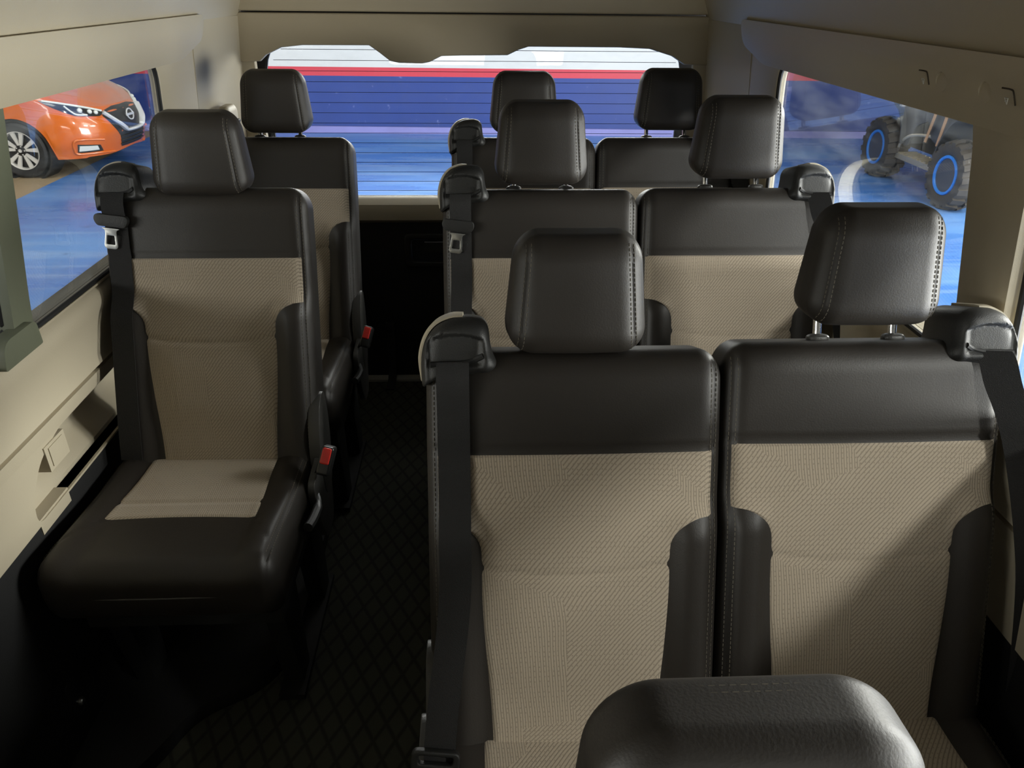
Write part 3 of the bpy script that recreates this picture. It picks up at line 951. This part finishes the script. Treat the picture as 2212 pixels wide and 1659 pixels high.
# side strips, lower beige band
for sg in (-1, 1):
    bm = bmesh.new(); plate(bm, [(sg*.842, .69), (sg*.842, 1.252), (sg*.772, 1.252), (sg*.765, .80), (sg*.74, .765), (sg*.74, .69)], [], -.01, .018, gmap(0., False), .005); finish(bm, 'side_strip', M['beige'], gate)
bm = bmesh.new()
pr_ = [(.770, -.03), (.768, .006), (.752, .034), (.725, .046), (.695, .042), (.680, .020), (.68, -.03)]
a = [bm.verts.new((-.85, 2.855-t_, z)) for z, t_ in pr_]; b = [bm.verts.new((.85, 2.855-t_, z)) for z, t_ in pr_]
for j in range(len(pr_)): bm.faces.new((a[j], a[(j+1) % len(pr_)], b[(j+1) % len(pr_)], b[j]))
bm.faces.new(a); bm.faces.new(b[::-1]); bevel(bm, .006, 3, 25)
finish(bm, 'lower_band', M['beige'], gate)
# dark lower panel with recessed pull
bm = bmesh.new()
hole = round_poly([(-.285, .505), (.085, .505), (.085, .628), (-.285, .628)], .022, 4)
plate(bm, [(-.85, .01), (.85, .01), (.85, .684), (-.85, .684)], [hole], -.01, .012, gmap(0., False))
finish(bm, 'lower_panel', M['darkpanel'], gate)
bm = bmesh.new()
inner = round_poly([(-.265, .522), (.065, .522), (.065, .611), (-.265, .611)], .015, 4)
outr = round_poly([(-.293, .496), (.093, .496), (.093, .637), (-.293, .637)], .026, 4)
plate(bm, outr, [inner], 0, .024, gmap(0., False), .006)
plate(bm, [(-.29, .50), (.09, .50), (.09, .63), (-.29, .63)], [], -.03, -.02, gmap(0., False))
bbox(bm, (-.215, 2.842, .556), (.05, 2.86, .597), .006)
finish(bm, 'pull_handle', M['black'], gate)
bm = bmesh.new(); ribbon(bm, smooth_line([(-.372, 2.832, .235), (-.372, 2.828, .12), (-.374, 2.818, .03), (-.376, 2.79, .006), (-.377, 2.72, .005)], 5), (.017, 0, 0), .004)
rbox(bm, (.02, .008, .02), (.006, .005, .006), (1, 1, 1), 2, (-.372, 2.835, .24))
finish(bm, 'pull_strap', M['web'], gate)
# rear glass with heater lines
nwin += 1
bm = bmesh.new()
gq = [(-.765, .75), (.765, .75), (.765, 1.32), (-.765, 1.32)]
plate(bm, round_poly(gq, [.05, .05, .16, .16], 8), [], -.040, -.036, gmap(0., False))
rw = finish(bm, 'window_%d' % nwin, M['rglass'], props=STRUCT, smooth=0)
bm = bmesh.new()
for i in range(15):
    z = .79+.0355*i
    hw = .735-.06*sm(1.22, 1.32, z)
    tube(bm, [(-hw, 2.889, z), (hw, 2.889, z)], .0009, 4)
finish(bm, 'heater_grid', M['heat'], rw)
bm = bmesh.new()
inn = round_poly([(-.752, .768), (.745, .768), (.745, 1.34), (-.752, 1.34)], [.03, .03, .16, .16], 8)
plate(bm, round_poly([(-.85, .70), (.85, .70), (.85, 1.45), (-.85, 1.45)], .05, 6), [inn], -.052, -.041, gmap(0., False))
finish(bm, 'window_seal', M['rubber'], rw)
# sill plate at the rear of the floor
bm = bmesh.new(); bbox(bm, (-.78, 2.80, .0), (.78, 2.845, .010), .003)
trim(bm, M['sill'])
# cab bulkhead: windscreen frame ahead of the camera
bm = bmesh.new()
plate(bm, [(-.95, -.05), (.95, -.05), (.95, 1.72), (-.95, 1.72)], [round_poly([(-.80, .85), (.80, .85), (.72, 1.60), (-.72, 1.60)], .08, 6)], 0, .05, lambda u, v, t: (u, Y0-.05+t+.45*sm(.85, 1.66, v), v))
finish(bm, 'wall_front', M['beige'], props=STRUCT)
nwin += 1
bm = bmesh.new()
plate(bm, [(-.84, .82), (.84, .82), (.76, 1.63), (-.76, 1.63)], [], -.012, -.008, lambda u, v, t: (u, Y0-.05+t+.45*sm(.85, 1.66, v), v))
finish(bm, 'window_%d' % nwin, M['glass'], props=STRUCT, smooth=0)
# rear left pillar: beige belt guide standing on the corner column
t = thing('belt_guide', 'small rounded beige belt guide on the rear left pillar behind the front headrest', 'belt guide', (-.832, 2.60, 1.10))
bm = bmesh.new(); rbox(bm, (.022, .060, .040), (.015, .035, .028), (1, 3, 2), 4, (.012, 0, 0)); finish(bm, 'housing', M['beige'], t)
bm = bmesh.new(); rbox(bm, (.006, .035, .006), (.004, .005, .004), (1, 2, 1), 2, (.036, 0, -.012)); finish(bm, 'belt_slot', M['rubber'], t)

# ------------------------------------------------------------------ showroom
G = -.6
bm = bmesh.new(); bbox(bm, (-16, -12, G-.1), (16, 13.5, G-.004), .001)
finish(bm, 'ground', M['concrete'], props=STRUCT)
bm = bmesh.new(); box(bm, (-4.96, -12, G-.003), (14, 13.0, G))
tt = finish(bm, 'floor_paint', M['paint'], props=STRUCT)
ang = math.atan2(-.3, 6.7)
def wl(x, y, z):  # showroom back wall frame
    c, s = math.cos(ang), math.sin(ang)
    return (x*c-y*s, 12.15+x*s+y*c, G+z)
bm = bmesh.new(); box(bm, (-16, 0, 0), (16, .2, 4.6))
w = finish(bm, 'wall_back', M['wall'], props=STRUCT, loc=(0, 12.15, G), rot=(0, 0, ang))
bm = bmesh.new(); bbox(bm, (-16, -.05, 0), (16, 0, .10), .01)
finish(bm, 'baseboard_back', M['curb'], loc=(0, 12.15, G), rot=(0, 0, ang), props=STRUCT)

# ------------------------------------------------------------------ wheels
def alloy_wheel(parent, loc, side):
    """road wheel, axis along local y; side=+1 outer face towards -y"""
    w = bpy.data.objects.new('wheel', None); COL.objects.link(w); w.parent = parent; w.location = loc
    if side < 0: w.rotation_euler = (0, 0, PI)
    bm = bmesh.new()
    lathe(bm, [(.215, -.085), (.235, -.098), (.285, -.098), (.308, -.08), (.314, -.04), (.314, .04), (.308, .08), (.285, .095), (.215, .09)], 'y', 48, closed=True)
    for k in range(3): pass
    finish(bm, 'tyre', M['tyre'], w)
    bm = bmesh.new()
    lathe(bm, [(.205, .08), (.205, -.06), (.208, -.088), (.218, -.090), (.220, -.07), (.215, .085)], 'y', 48, closed=True)
    for i in range(5):
        for j, da in enumerate((-.17, .17)):
            a0 = 2*PI*i/5+.3+da; a1 = 2*PI*i/5+.3+da*1.55
            p0 = Vector((.05*math.cos(a0*1.), -.078, .05*math.sin(a0))); p1 = Vector((.206*math.cos(a1), -.082, .206*math.sin(a1)))
            d = (p1-p0).normalized(); n = Vector((-d.z, 0, d.x))
            q = [p0-n*.013, p0+n*.013, p1+n*.024, p1-n*.024]
            vs = [bm.verts.new(v) for v in q]; v2 = [bm.verts.new(v+Vector((0, .025, 0))) for v in q]
            bm.faces.new(vs); bm.faces.new(v2[::-1])
            for e in range(4): bm.faces.new((vs[e], vs[(e+1) % 4], v2[(e+1) % 4], v2[e]))
    finish(bm, 'rim', M['alloy'], w)
    bm = bmesh.new()
    lathe(bm, [(0, -.092), (.028, -.092), (.034, -.086), (.060, -.080), (.062, -.05), (0, -.05)], 'y', 32)
    lathe(bm, [(.0, -.03), (.205, -.03), (.205, -.02), (0, -.02)], 'y', 40)
    lathe(bm, [(.05, -.045), (.15, -.045), (.15, -.035), (.05, -.035)], 'y', 40, closed=True)
    finish(bm, 'hub', M['dalloy'], w)
    bm = bmesh.new()
    for i in range(5):
        a = 2*PI*i/5; lathe(bm, [(0, -.088), (.008, -.086), (.009, -.07)], 'y', 8, (.048*math.cos(a), 0, .048*math.sin(a)))
    lathe(bm, [(.013, -.093), (.019, -.095), (.021, -.091)], 'y', 20)
    finish(bm, 'wheel_nut', M['alloy'], w)
    return w

# ------------------------------------------------------------------ orange hatchback, local: front at x=0 facing +x, ground z=0
car = thing('car', 'orange hatchback parked nose to the right outside the left window', 'car', (-4.34, 9.95, G), R(-4))
OUT = smooth_line([(.0, .0, 0), (-.012, .2, 0), (-.05, .40, 0), (-.135, .58, 0), (-.27, .73, 0), (-.45, .825, 0), (-.65, .862, 0), (-.95, .872, 0), (-1.5, .875, 0), (-2.4, .88, 0), (-3.3, .865, 0), (-3.85, .80, 0), (-4.05, .62, 0), (-4.12, .3, 0), (-4.13, 0, 0)], 14)
ALEN = [0.]
for a_, b_ in zip(OUT, OUT[1:]): ALEN.append(ALEN[-1]+(b_-a_).length)
def out_at(a):
    sgn = 1 if a >= 0 else -1; a = abs(a)
    for i in range(len(OUT)-1):
        if a <= ALEN[i+1]:
            k = (a-ALEN[i])/max(1e-9, ALEN[i+1]-ALEN[i]); p = OUT[i].lerp(OUT[i+1], k); t_ = (OUT[i+1]-OUT[i]).normalized(); break
    else: p, t_ = OUT[-1].copy(), (OUT[-1]-OUT[-2]).normalized()
    n = Vector((t_.y, -t_.x, 0))
    return Vector((p.x, sgn*p.y, 0)), Vector((n.x, sgn*n.y, 0))
def top_z(x):
    return .735+.30*sm(.1, -1.15, x)+.05*sm(-1.15, -2.2, x)-.12*sm(-3.7, -4.15, x)
def inset(a, z):
    p, n = out_at(a); zt = top_z(p.x); front = sm(1.1, .5, abs(a))
    d = .05*sm(.40, .2, z)+.004
    d += (.03+.05*front)*sm(.55, zt, z)+.03*sm(zt-.06, zt, z)
    d -= .014*front*math.exp(-((z-.46)/.06)**2)
    return d
def surf(a, z, off=0.):
    p, n = out_at(a); q = p-n*inset(a, z)+n*off
    return Vector((q.x, q.y, z))
def zbot(x):
    z = .205
    for wx in (-.95, -3.45):
        d = abs(x-wx)
        if d < .375: z = max(z, .30+math.sqrt(.375**2-d*d)*.99)
    return z
bm = bmesh.new()
AS = [ALEN[-1]*i/190 for i in range(-190, 191)]
NV = 18; rows = []
for a in AS:
    p, n = out_at(a); side = abs(p.y) > .70
    zb = zbot(p.x) if side else .215+.03*sm(.5, .0, abs(a))
    zt = top_z(p.x)
    rows.append([bm.verts.new(surf(a, zb+(zt-zb)*j/NV)) for j in range(NV+1)])
for A, B in zip(rows, rows[1:]):
    for j in range(NV): bm.faces.new((A[j], A[j+1], B[j+1], B[j]))
# bonnet and rear deck
half = len(AS)//2; tops = []
for k in range(half+1):
    L_, R__ = rows[half-k][NV].co, rows[half+k][NV].co; row = []
    for c in range(21):
        u = c/20; q = L_.lerp(R__, u); v = 1-(2*u-1)**2
        cr_ = .055*sm(0, -.5, q.x)*v+.012*math.exp(-((abs(2*u-1)-.62)/.06)**2)*sm(-.05, -.4, q.x)
        if c in (0, 20): row.append(rows[half-k][NV] if c == 0 else rows[half+k][NV])
        else: row.append(bm.verts.new((q.x, q.y, q.z+cr_)))
    tops.append(row)
for A, B in zip(tops, tops[1:]):
    for c in range(20):
        vs = []
        for v in (A[c], A[c+1], B[c+1], B[c]):
            if v not in vs: vs.append(v)
        if len(vs) > 2:
            try: bm.faces.new(vs)
            except ValueError: pass
bmesh.ops.remove_doubles(bm, verts=bm.verts[:], dist=.0004)
finish(bm, 'body', M['orange'], car, 50)
# underbody and wheel wells
bm = bmesh.new(); bbox(bm, (-3.95, -.70, .20), (-.35, .70, .80), .05); finish(bm, 'underbody', M['rubber'], car)
# greenhouse
bm = bmesh.new()
GH = [(-1.10, .78, 1.02, .70, 1.02), (-1.95, .80, 1.05, .60, 1.44), (-2.6, .81, 1.06, .60, 1.48), (-3.4, .78, 1.07, .56, 1.42), (-3.95, .72, 1.06, .62, 1.08)]
gr = []
for x, wb, zb_, wt, zt_ in GH: gr.append([bm.verts.new(p) for p in ((x, -wb, zb_), (x, -wt, zt_), (x, 0, zt_+.03), (x, wt, zt_), (x, wb, zb_))])
for i, (A, B) in enumerate(zip(gr, gr[1:])):
    for j in range(4):
        f = bm.faces.new((A[j], A[j+1], B[j+1], B[j]))
        f.material_index = 1 if (j in (1, 2) and i in (1, 2)) else 0
finish(bm, 'cabin', [M['glassdark'], M['orange']], car, 30)
def patch(bm, loop, off=.006, nz=1, back=.0):
    """closed (a, z) loop laid over the body skin"""
    c = (sum(p[0] for p in loop)/len(loop), sum(p[1] for p in loop)/len(loop)); n = len(loop)
    rings = []
    for k, o_ in ((1., -.01), (.985, off), (.66, off), (.33, off)):
        rings.append([bm.verts.new(surf(c[0]+(p[0]-c[0])*k, c[1]+(p[1]-c[1])*k, o_)) for p in loop])
    cen = bm.verts.new(surf(c[0], c[1], off))
    for A, B in zip(rings, rings[1:]):
        for j in range(n): bm.faces.new((A[j], A[(j+1) % n], B[(j+1) % n], B[j]))
    for j in range(n): bm.faces.new((rings[-1][j], rings[-1][(j+1) % n], cen))
def dens(loop, m=5):
    out_ = []
    for p, q in zip(loop, loop[1:]+loop[:1]):
        for k in range(m): out_.append((p[0]+(q[0]-p[0])*k/m, p[1]+(q[1]-p[1])*k/m))
    return out_
# black grille
bm = bmesh.new()
patch(bm, dens([(-.47, .655), (-.40, .705), (-.2, .735), (.2, .735), (.40, .705), (.47, .655), (.30, .40), (.27, .265), (-.27, .265), (-.30, .40)]), .004)
gl_ = finish(bm, 'grille', M['satin'], car, 40)
for z in (.30, .345, .39):
    bm = bmesh.new(); tube(bm, [surf(a/20*.29, z, .010) for a in range(-20, 21)], .008, 6); finish(bm, 'grille_bar', M['black'], gl_)
bm = bmesh.new()
VP = [(-.44, .690), (-.30, .565), (-.20, .475), (-.16, .455), (0, .450), (.16, .455), (.20, .475), (.30, .565), (.44, .690)]
tube(bm, smooth_line([surf(a, z, .016) for a, z in VP], 5), [.044]*11+[.032]*19+[.044]*11, 8, flat=.6)
finish(bm, 'chrome_frame', M['brightmetal'], gl_)
bm = bmesh.new()
ec = surf(0, .615, .022)
tube(bm, [(ec.x+.003-.10*0.12*math.sin(2*PI*i/28),   .074*math.cos(2*PI*i/28), ec.z+.062*math.sin(2*PI*i/28)) for i in range(28)], .008, 8, closed=True)
bbox(bm, (ec.x-.004, -.090, ec.z-.013), (ec.x+.010, .090, ec.z+.013), .003)
finish(bm, 'badge', M['brightmetal'], gl_)
for sg in (-1, 1):
    # lamp
    loop = [(.40, .685), (.52, .735), (.70, .775), (.90, .825), (1.10, .862), (1.17, .868), (1.05, .80), (.92, .735), (.80, .685), (.66, .668), (.50, .655)]
    bm = bmesh.new(); patch(bm, [(sg*a, z) for a, z in dens(loop, 3)], .006)
    hl = finish(bm, 'headlight', M['lampdark'], car, 40)
    bm = bmesh.new()
    tube(bm, smooth_line([surf(sg*a, z, .012) for a, z in ((.44, .708), (.60, .752), (.80, .800), (1.0, .842), (1.12, .862))], 6), [.012]*25, 8)
    tube(bm, smooth_line([surf(sg*a, z, .012) for a, z in ((.90, .800), (.84, .74), (.78, .70), (.66, .685))], 5), .010, 8)
    for a, z, r_ in ((.53, .695), (.61, .712), (.72, .735)) and ((.53, .698, .026), (.61, .714, .028), (.73, .738, .030)):
        q = surf(sg*a, z, .004); bmesh.ops.create_icosphere(bm, subdivisions=2, radius=r_, matrix=Matrix.Translation(q))
    finish(bm, 'lamp_reflector', M['lens'], hl)
    # fog lamp pocket
    bm = bmesh.new(); patch(bm, [(sg*a, z) for a, z in dens([(.56, .265), (.60, .345), (.86, .375), (.88, .27)], 5)], .002)
    fp = finish(bm, 'fog_pocket', M['black'], car, 40)
    bm = bmesh.new(); patch(bm, [(sg*a, z) for a, z in dens([(.62, .288), (.64, .34), (.84, .355), (.86, .29)], 5)], .012)
    finish(bm, 'fog_lamp', M['lens'], fp, 40)
    bm = bmesh.new()
    tube(bm, smooth_line([surf(sg*a, z, .004) for a, z in ((.40, .235), (.60, .25), (.86, .258), (.90, .30), (.89, .40), (.80, .425), (.55, .40))], 6), .016, 8)
    finish(bm, 'bumper_lip', M['orange'], car, 50)
    # arch lining
    for wx in (-.95, -3.45):
        bm = bmesh.new(); lathe(bm, [(.362, -.02), (.362, .25), (.0, .25), (.0, .24), (.34, .24), (.34, -.02)], 'y', 40, closed=True, c=(wx, sg*.84-(.23 if sg > 0 else 0.), .30)); finish(bm, 'arch_liner', M['rubber'], car)
    for wx in (-.95, -3.45): alloy_wheel(car, (wx, sg*.775, .314), 1 if sg < 0 else -1)

# ------------------------------------------------------------------ dusty quad, local x along its length (to -Y of the room), side faces -y local
quad = thing('quad_bike', 'dusty dark off-road quad with blue wheel rings outside the right window', 'quad bike', (5.08, 8.56, G), R(-90))
def mud_wheel(loc, side):
    w = bpy.data.objects.new('wheel', None); COL.objects.link(w); w.parent = quad; w.location = loc
    if side < 0: w.rotation_euler = (0, 0, PI)
    bm = bmesh.new()
    lathe(bm, [(.19, -.10), (.215, -.125), (.27, -.14), (.315, -.13), (.335, -.09), (.338, 0), (.335, .09), (.315, .13), (.27, .14), (.215, .125), (.19, .10)], 'y', 48, closed=True)
    for i in range(17):
        a = 2*PI*i/17
        for (y0, y1, da) in ((-.135, -.02, 0), (.02, .135, PI/17)):
            q = Matrix.Rotation(-(a+da), 4, 'Y')
            b2 = bmesh.new(); box(b2, (-.030, y0, .318), (.030, y1, .368)); bevel(b2, .006, 1)
            merge(bm, b2, lambda x, y, z, q=q: tuple(q @ Vector((x+(.02*abs(y)/.13), y, z-.03*max(0, abs(y)-.09)/.045))))
    finish(bm, 'tyre', M['mudtyre'], w)
    bm = bmesh.new(); lathe(bm, [(.172, -.118), (.178, -.130), (.200, -.132), (.206, -.120), (.200, -.108), (.176, -.108)], 'y', 44, closed=True)
    for i in range(24):
        a = 2*PI*i/24; lathe(bm, [(0, -.136), (.006, -.134), (.006, -.125)], 'y', 6, (.190*math.cos(a), 0, .190*math.sin(a)))
    finish(bm, 'bead_ring', M['bluering'], w)
    bm = bmesh.new(); lathe(bm, [(.178, -.115), (.165, -.02), (0, -.01), (0, .02), (.18, .02)], 'y', 40)
    lathe(bm, [(0, -.09), (.04, -.09), (.05, -.075), (.055, -.0), (0, 0)], 'y', 20)
    for i in range(6):
        a = 2*PI*i/6+.3; d = Vector((math.cos(a), 0, math.sin(a))); tube(bm, [d*.045+Vector((0, -.06, 0)), d*.17+Vector((0, -.035, 0))], .016, 6)
    finish(bm, 'rim', M['midalloy'], w)
    bm = bmesh.new()
    for da in (-.2, .2):
        d = Vector((math.cos(-1.9+da), 0, math.sin(-1.9+da))); tube(bm, [d*.06+Vector((0, -.08, 0)), d*.165+Vector((0, -.075, 0))], .012, 6)
    finish(bm, 'brake_bolt', M['alloy'], w)
for wx, sd in ((-.78, 1), (.78, 1), (-.78, -1), (.78, -1)):
    mud_wheel((wx, -.0 if sd > 0 else 1.0, .345), sd)
# chassis and tunnel
bm = bmesh.new(); bbox(bm, (-.80, .28, .36), (.95, .72, .62), .04); bbox(bm, (-.66, .30, .60), (1.05, .70, .95), .06)
finish(bm, 'body', M['dusty'], quad)
def curved_panel(bm, P, y0, y1, th=.018):
    Q = smooth_line([(p[0], 0, p[1]) for p in P], 6); rings = []
    for i, p in enumerate(Q):
        t_ = (Q[min(i+1, len(Q)-1)]-Q[max(i-1, 0)]).normalized(); n = Vector((-t_.z, 0, t_.x))*th
        rings.append([bm.verts.new((p.x, y0, p.z)), bm.verts.new((p.x, y1, p.z)), bm.verts.new((p.x+n.x, y1, p.z+n.z)), bm.verts.new((p.x+n.x, y0, p.z+n.z))])
    for A, B in zip(rings, rings[1:]):
        for j in range(4): bm.faces.new((A[j], A[(j+1) % 4], B[(j+1) % 4], B[j]))
    bm.faces.new(rings[0]); bm.faces.new(rings[-1][::-1])
for nm, cx, P in (('front_fender', -.78, [(.02, .93), (.10, .86), (.22, .80), (.34, .66), (.41, .46)]),
                  ('rear_fender', .78, [(-.40, .44), (-.34, .66), (-.20, .84), (0, .90), (.25, .88), (.42, .76)])):
    for y0, y1 in ((-.06, .34), (.66, 1.06)):
        bm = bmesh.new(); curved_panel(bm, [(cx+x, z) for x, z in P], y0, y1); finish(bm, nm, M['dusty'], quad, 50)
# side skins between the fenders, nose, seat
for y0 in (.0, .98):
    bm = bmesh.new()
    out_ = round_poly([(-.70, 1.0), (-.69, .80), (-.56, .66), (-.42, .44), (-.30, .44), (-.20, .70), (.02, .78), (.15, .60), (.30, .56), (.42, .70), (.55, .92), (.95, .92), (1.0, 1.06), (.2, 1.12), (-.5, 1.18)], .05, 4)
    plate(bm, out_, [], y0, y0+.03, lambda u, v, tt: (u, tt+.05*sm(.6, 1.1, v)*(1 if tt < .5 else -1), v), .008)
    finish(bm, 'side_panel', M['dusty'], quad)
bm = bmesh.new(); rbox(bm, (.45, .16, .10), (.12, .08, .06), (3, 2, 2), 4, (.35, .5, 1.12)); finish(bm, 'seat', M['rubber'], quad)
bm = bmesh.new(); rbox(bm, (.28, .30, .16), (.12, .12, .10), (3, 3, 2), 4, (-.48, .5, 1.06)); finish(bm, 'nose', M['dusty'], quad)
# foot boards
for y0 in (-.03, .80):
    bm = bmesh.new(); bbox(bm, (-.46, y0, .285), (.44, y0+.24, .345), .012)
    for i in range(9): bbox(bm, (-.42+.095*i, y0+.01, .345), (-.37+.095*i, y0+.23, .358), .004)
    finish(bm, 'foot_board', M['silver'], quad)
    bm = bmesh.new(); tube(bm, smooth_line([(-.46, y0+.02, .36), (-.40, y0+.01, .47), (-.28, y0+.02, .56), (-.12, y0+.05, .60), (.05, y0+.1, .61)], 5), .018, 8); finish(bm, 'guard_bar', M['silver'], quad)
for x0, x1 in ((.18, .10), (.40, .34)):
    bm = bmesh.new(); ribbon(bm, [(x0, -.03, 1.12), (x0-.01, -.035, .85), (x1, -.03, .56)], (.022, 0, 0), .006); finish(bm, 'tie_strap', M['strap'], quad)
bm = bmesh.new(); tube(bm, smooth_line([(-.66, .02, 1.12), (-.74, 0, 1.08), (-.83, -.02, 1.0), (-.80, .0, .92), (-.72, .03, .86)], 5), .018, 8)
finish(bm, 'mud_guard_bar', M['rubber'], quad)
bm = bmesh.new(); tube(bm, smooth_line([(-.55, .12, 1.22), (-.50, .32, 1.30), (-.50, .68, 1.30), (-.55, .88, 1.22)], 5), .014, 8); tube(bm, [(-.62, .5, 1.0), (-.50, .5, 1.30)], .03, 8)
finish(bm, 'handlebar', M['black'], quad)
bm = bmesh.new(); tube(bm, [(-.53, -.035, 1.14), (-.53, -.035, .86)], .04, 8); finish(bm, 'side_light_panel', M['silver'], quad)

# ------------------------------------------------------------------ light
def area(name, loc, size, power, aim, col=(1, 1, 1), sy=None, spread=180):
    d = bpy.data.lights.new(name, 'AREA'); d.energy = power; d.color = col; d.size = size
    if sy: d.shape = 'RECTANGLE'; d.size_y = sy
    d.spread = R(spread)
    o = bpy.data.objects.new(name, d); COL.objects.link(o); o.location = loc
    o.rotation_euler = (Vector(aim)-Vector(loc)).to_track_quat('-Z', 'Y').to_euler()
    return o
W_ = (1., .97, .92)
area('showroom_lamp_rear', (1.5, 6.6, 3.6), 4., 90, (0, 6.8, -.6), W_, 3.)
area('showroom_lamp_back_wall', (0, 9.6, 4.2), 9., 12, (0, 12., -.2), W_, 1.2)
area('showroom_lamp_left', (-5.0, 6.5, 3.7), 3.5, 210, (-5.0, 9.0, 0), W_, 2.)
area('showroom_lamp_right', (5.0, 5.0, 3.6), 3.5, 260, (4.5, 7., -.6), W_, 2.)
area('showroom_lamp_far_right', (7.6, 5.6, 2.3), 3., 700, (0, 1.2, 1.1), W_, 1.2)
area('showroom_spot_front_right', (4.8, -2.95, 4.3), .65, 540, (.5, .9, .7), (1., .97, .93))
area('fill_light_left', (-8., -4.6, 2.5), 5., 520, (0, 1.2, 1.), (1., .97, .93), 1.6)  # added fill, no real opening: lifts the right wall and pillar
area('fill_light_front', (.5, -9., .0), 5., 270, (0, 2., 1.2), (1., .96, .9), .8)  # added lamp near floor level, brightens the rear trim through the windscreen
area('fill_light_high_right', (8., 2.2, 2.9), 2.2, 1050, (-.8, 1.1, .6), (1., .97, .93), 1.4)  # extra lamp added to brighten the lower left wall
area('showroom_lamp_behind', (.5, 9., 2.4), 4., 420, (0, 2., 1.), W_, .8)
area('fill_light_low_right', (8., -.6, .2), 6., 1350, (-.5, 1.8, 1.3), (1., .97, .93), 1.5)  # added low fill for the upper left wall and tailgate trim

w = bpy.data.worlds.new('World'); sc.world = w; w.use_nodes = True
bg = w.node_tree.nodes['Background']; bg.inputs[0].default_value = (.86, .86, .86, 1); bg.inputs[1].default_value = .2

# ------------------------------------------------------------------ camera
f, p, ya, ro = 1600., 0.49638, 0.048124, 0.011202
fw = Vector((math.sin(ya)*math.cos(p), math.cos(ya)*math.cos(p), -math.sin(p)))
r = Vector((math.cos(ya), -math.sin(ya), 0)); u = r.cross(fw)
r2 = r*math.cos(ro)+u*math.sin(ro); u2 = -r*math.sin(ro)+u*math.cos(ro)
cd = bpy.data.cameras.new('Camera'); cd.sensor_width = 36.; cd.lens = f/2212*36.; cd.clip_start = .02
cam = bpy.data.objects.new('Camera', cd); COL.objects.link(cam)
mw = Matrix.Identity(4)
for i in range(3): mw[i][0], mw[i][1], mw[i][2] = r2[i], u2[i], -fw[i]
mw[0][3], mw[1][3], mw[2][3] = 0, 0, 1.5
cam.matrix_world = mw
sc.camera = cam

vs = sc.view_settings
vs.view_transform = 'Standard'; vs.look = 'None'; vs.exposure = 0.; vs.gamma = 1.; vs.use_curve_mapping = False
sc.cycles.use_denoising = True
sc.cycles.max_bounces = 8; sc.cycles.diffuse_bounces = 5; sc.cycles.transparent_max_bounces = 12
sc.cycles.sample_clamp_indirect = 6.
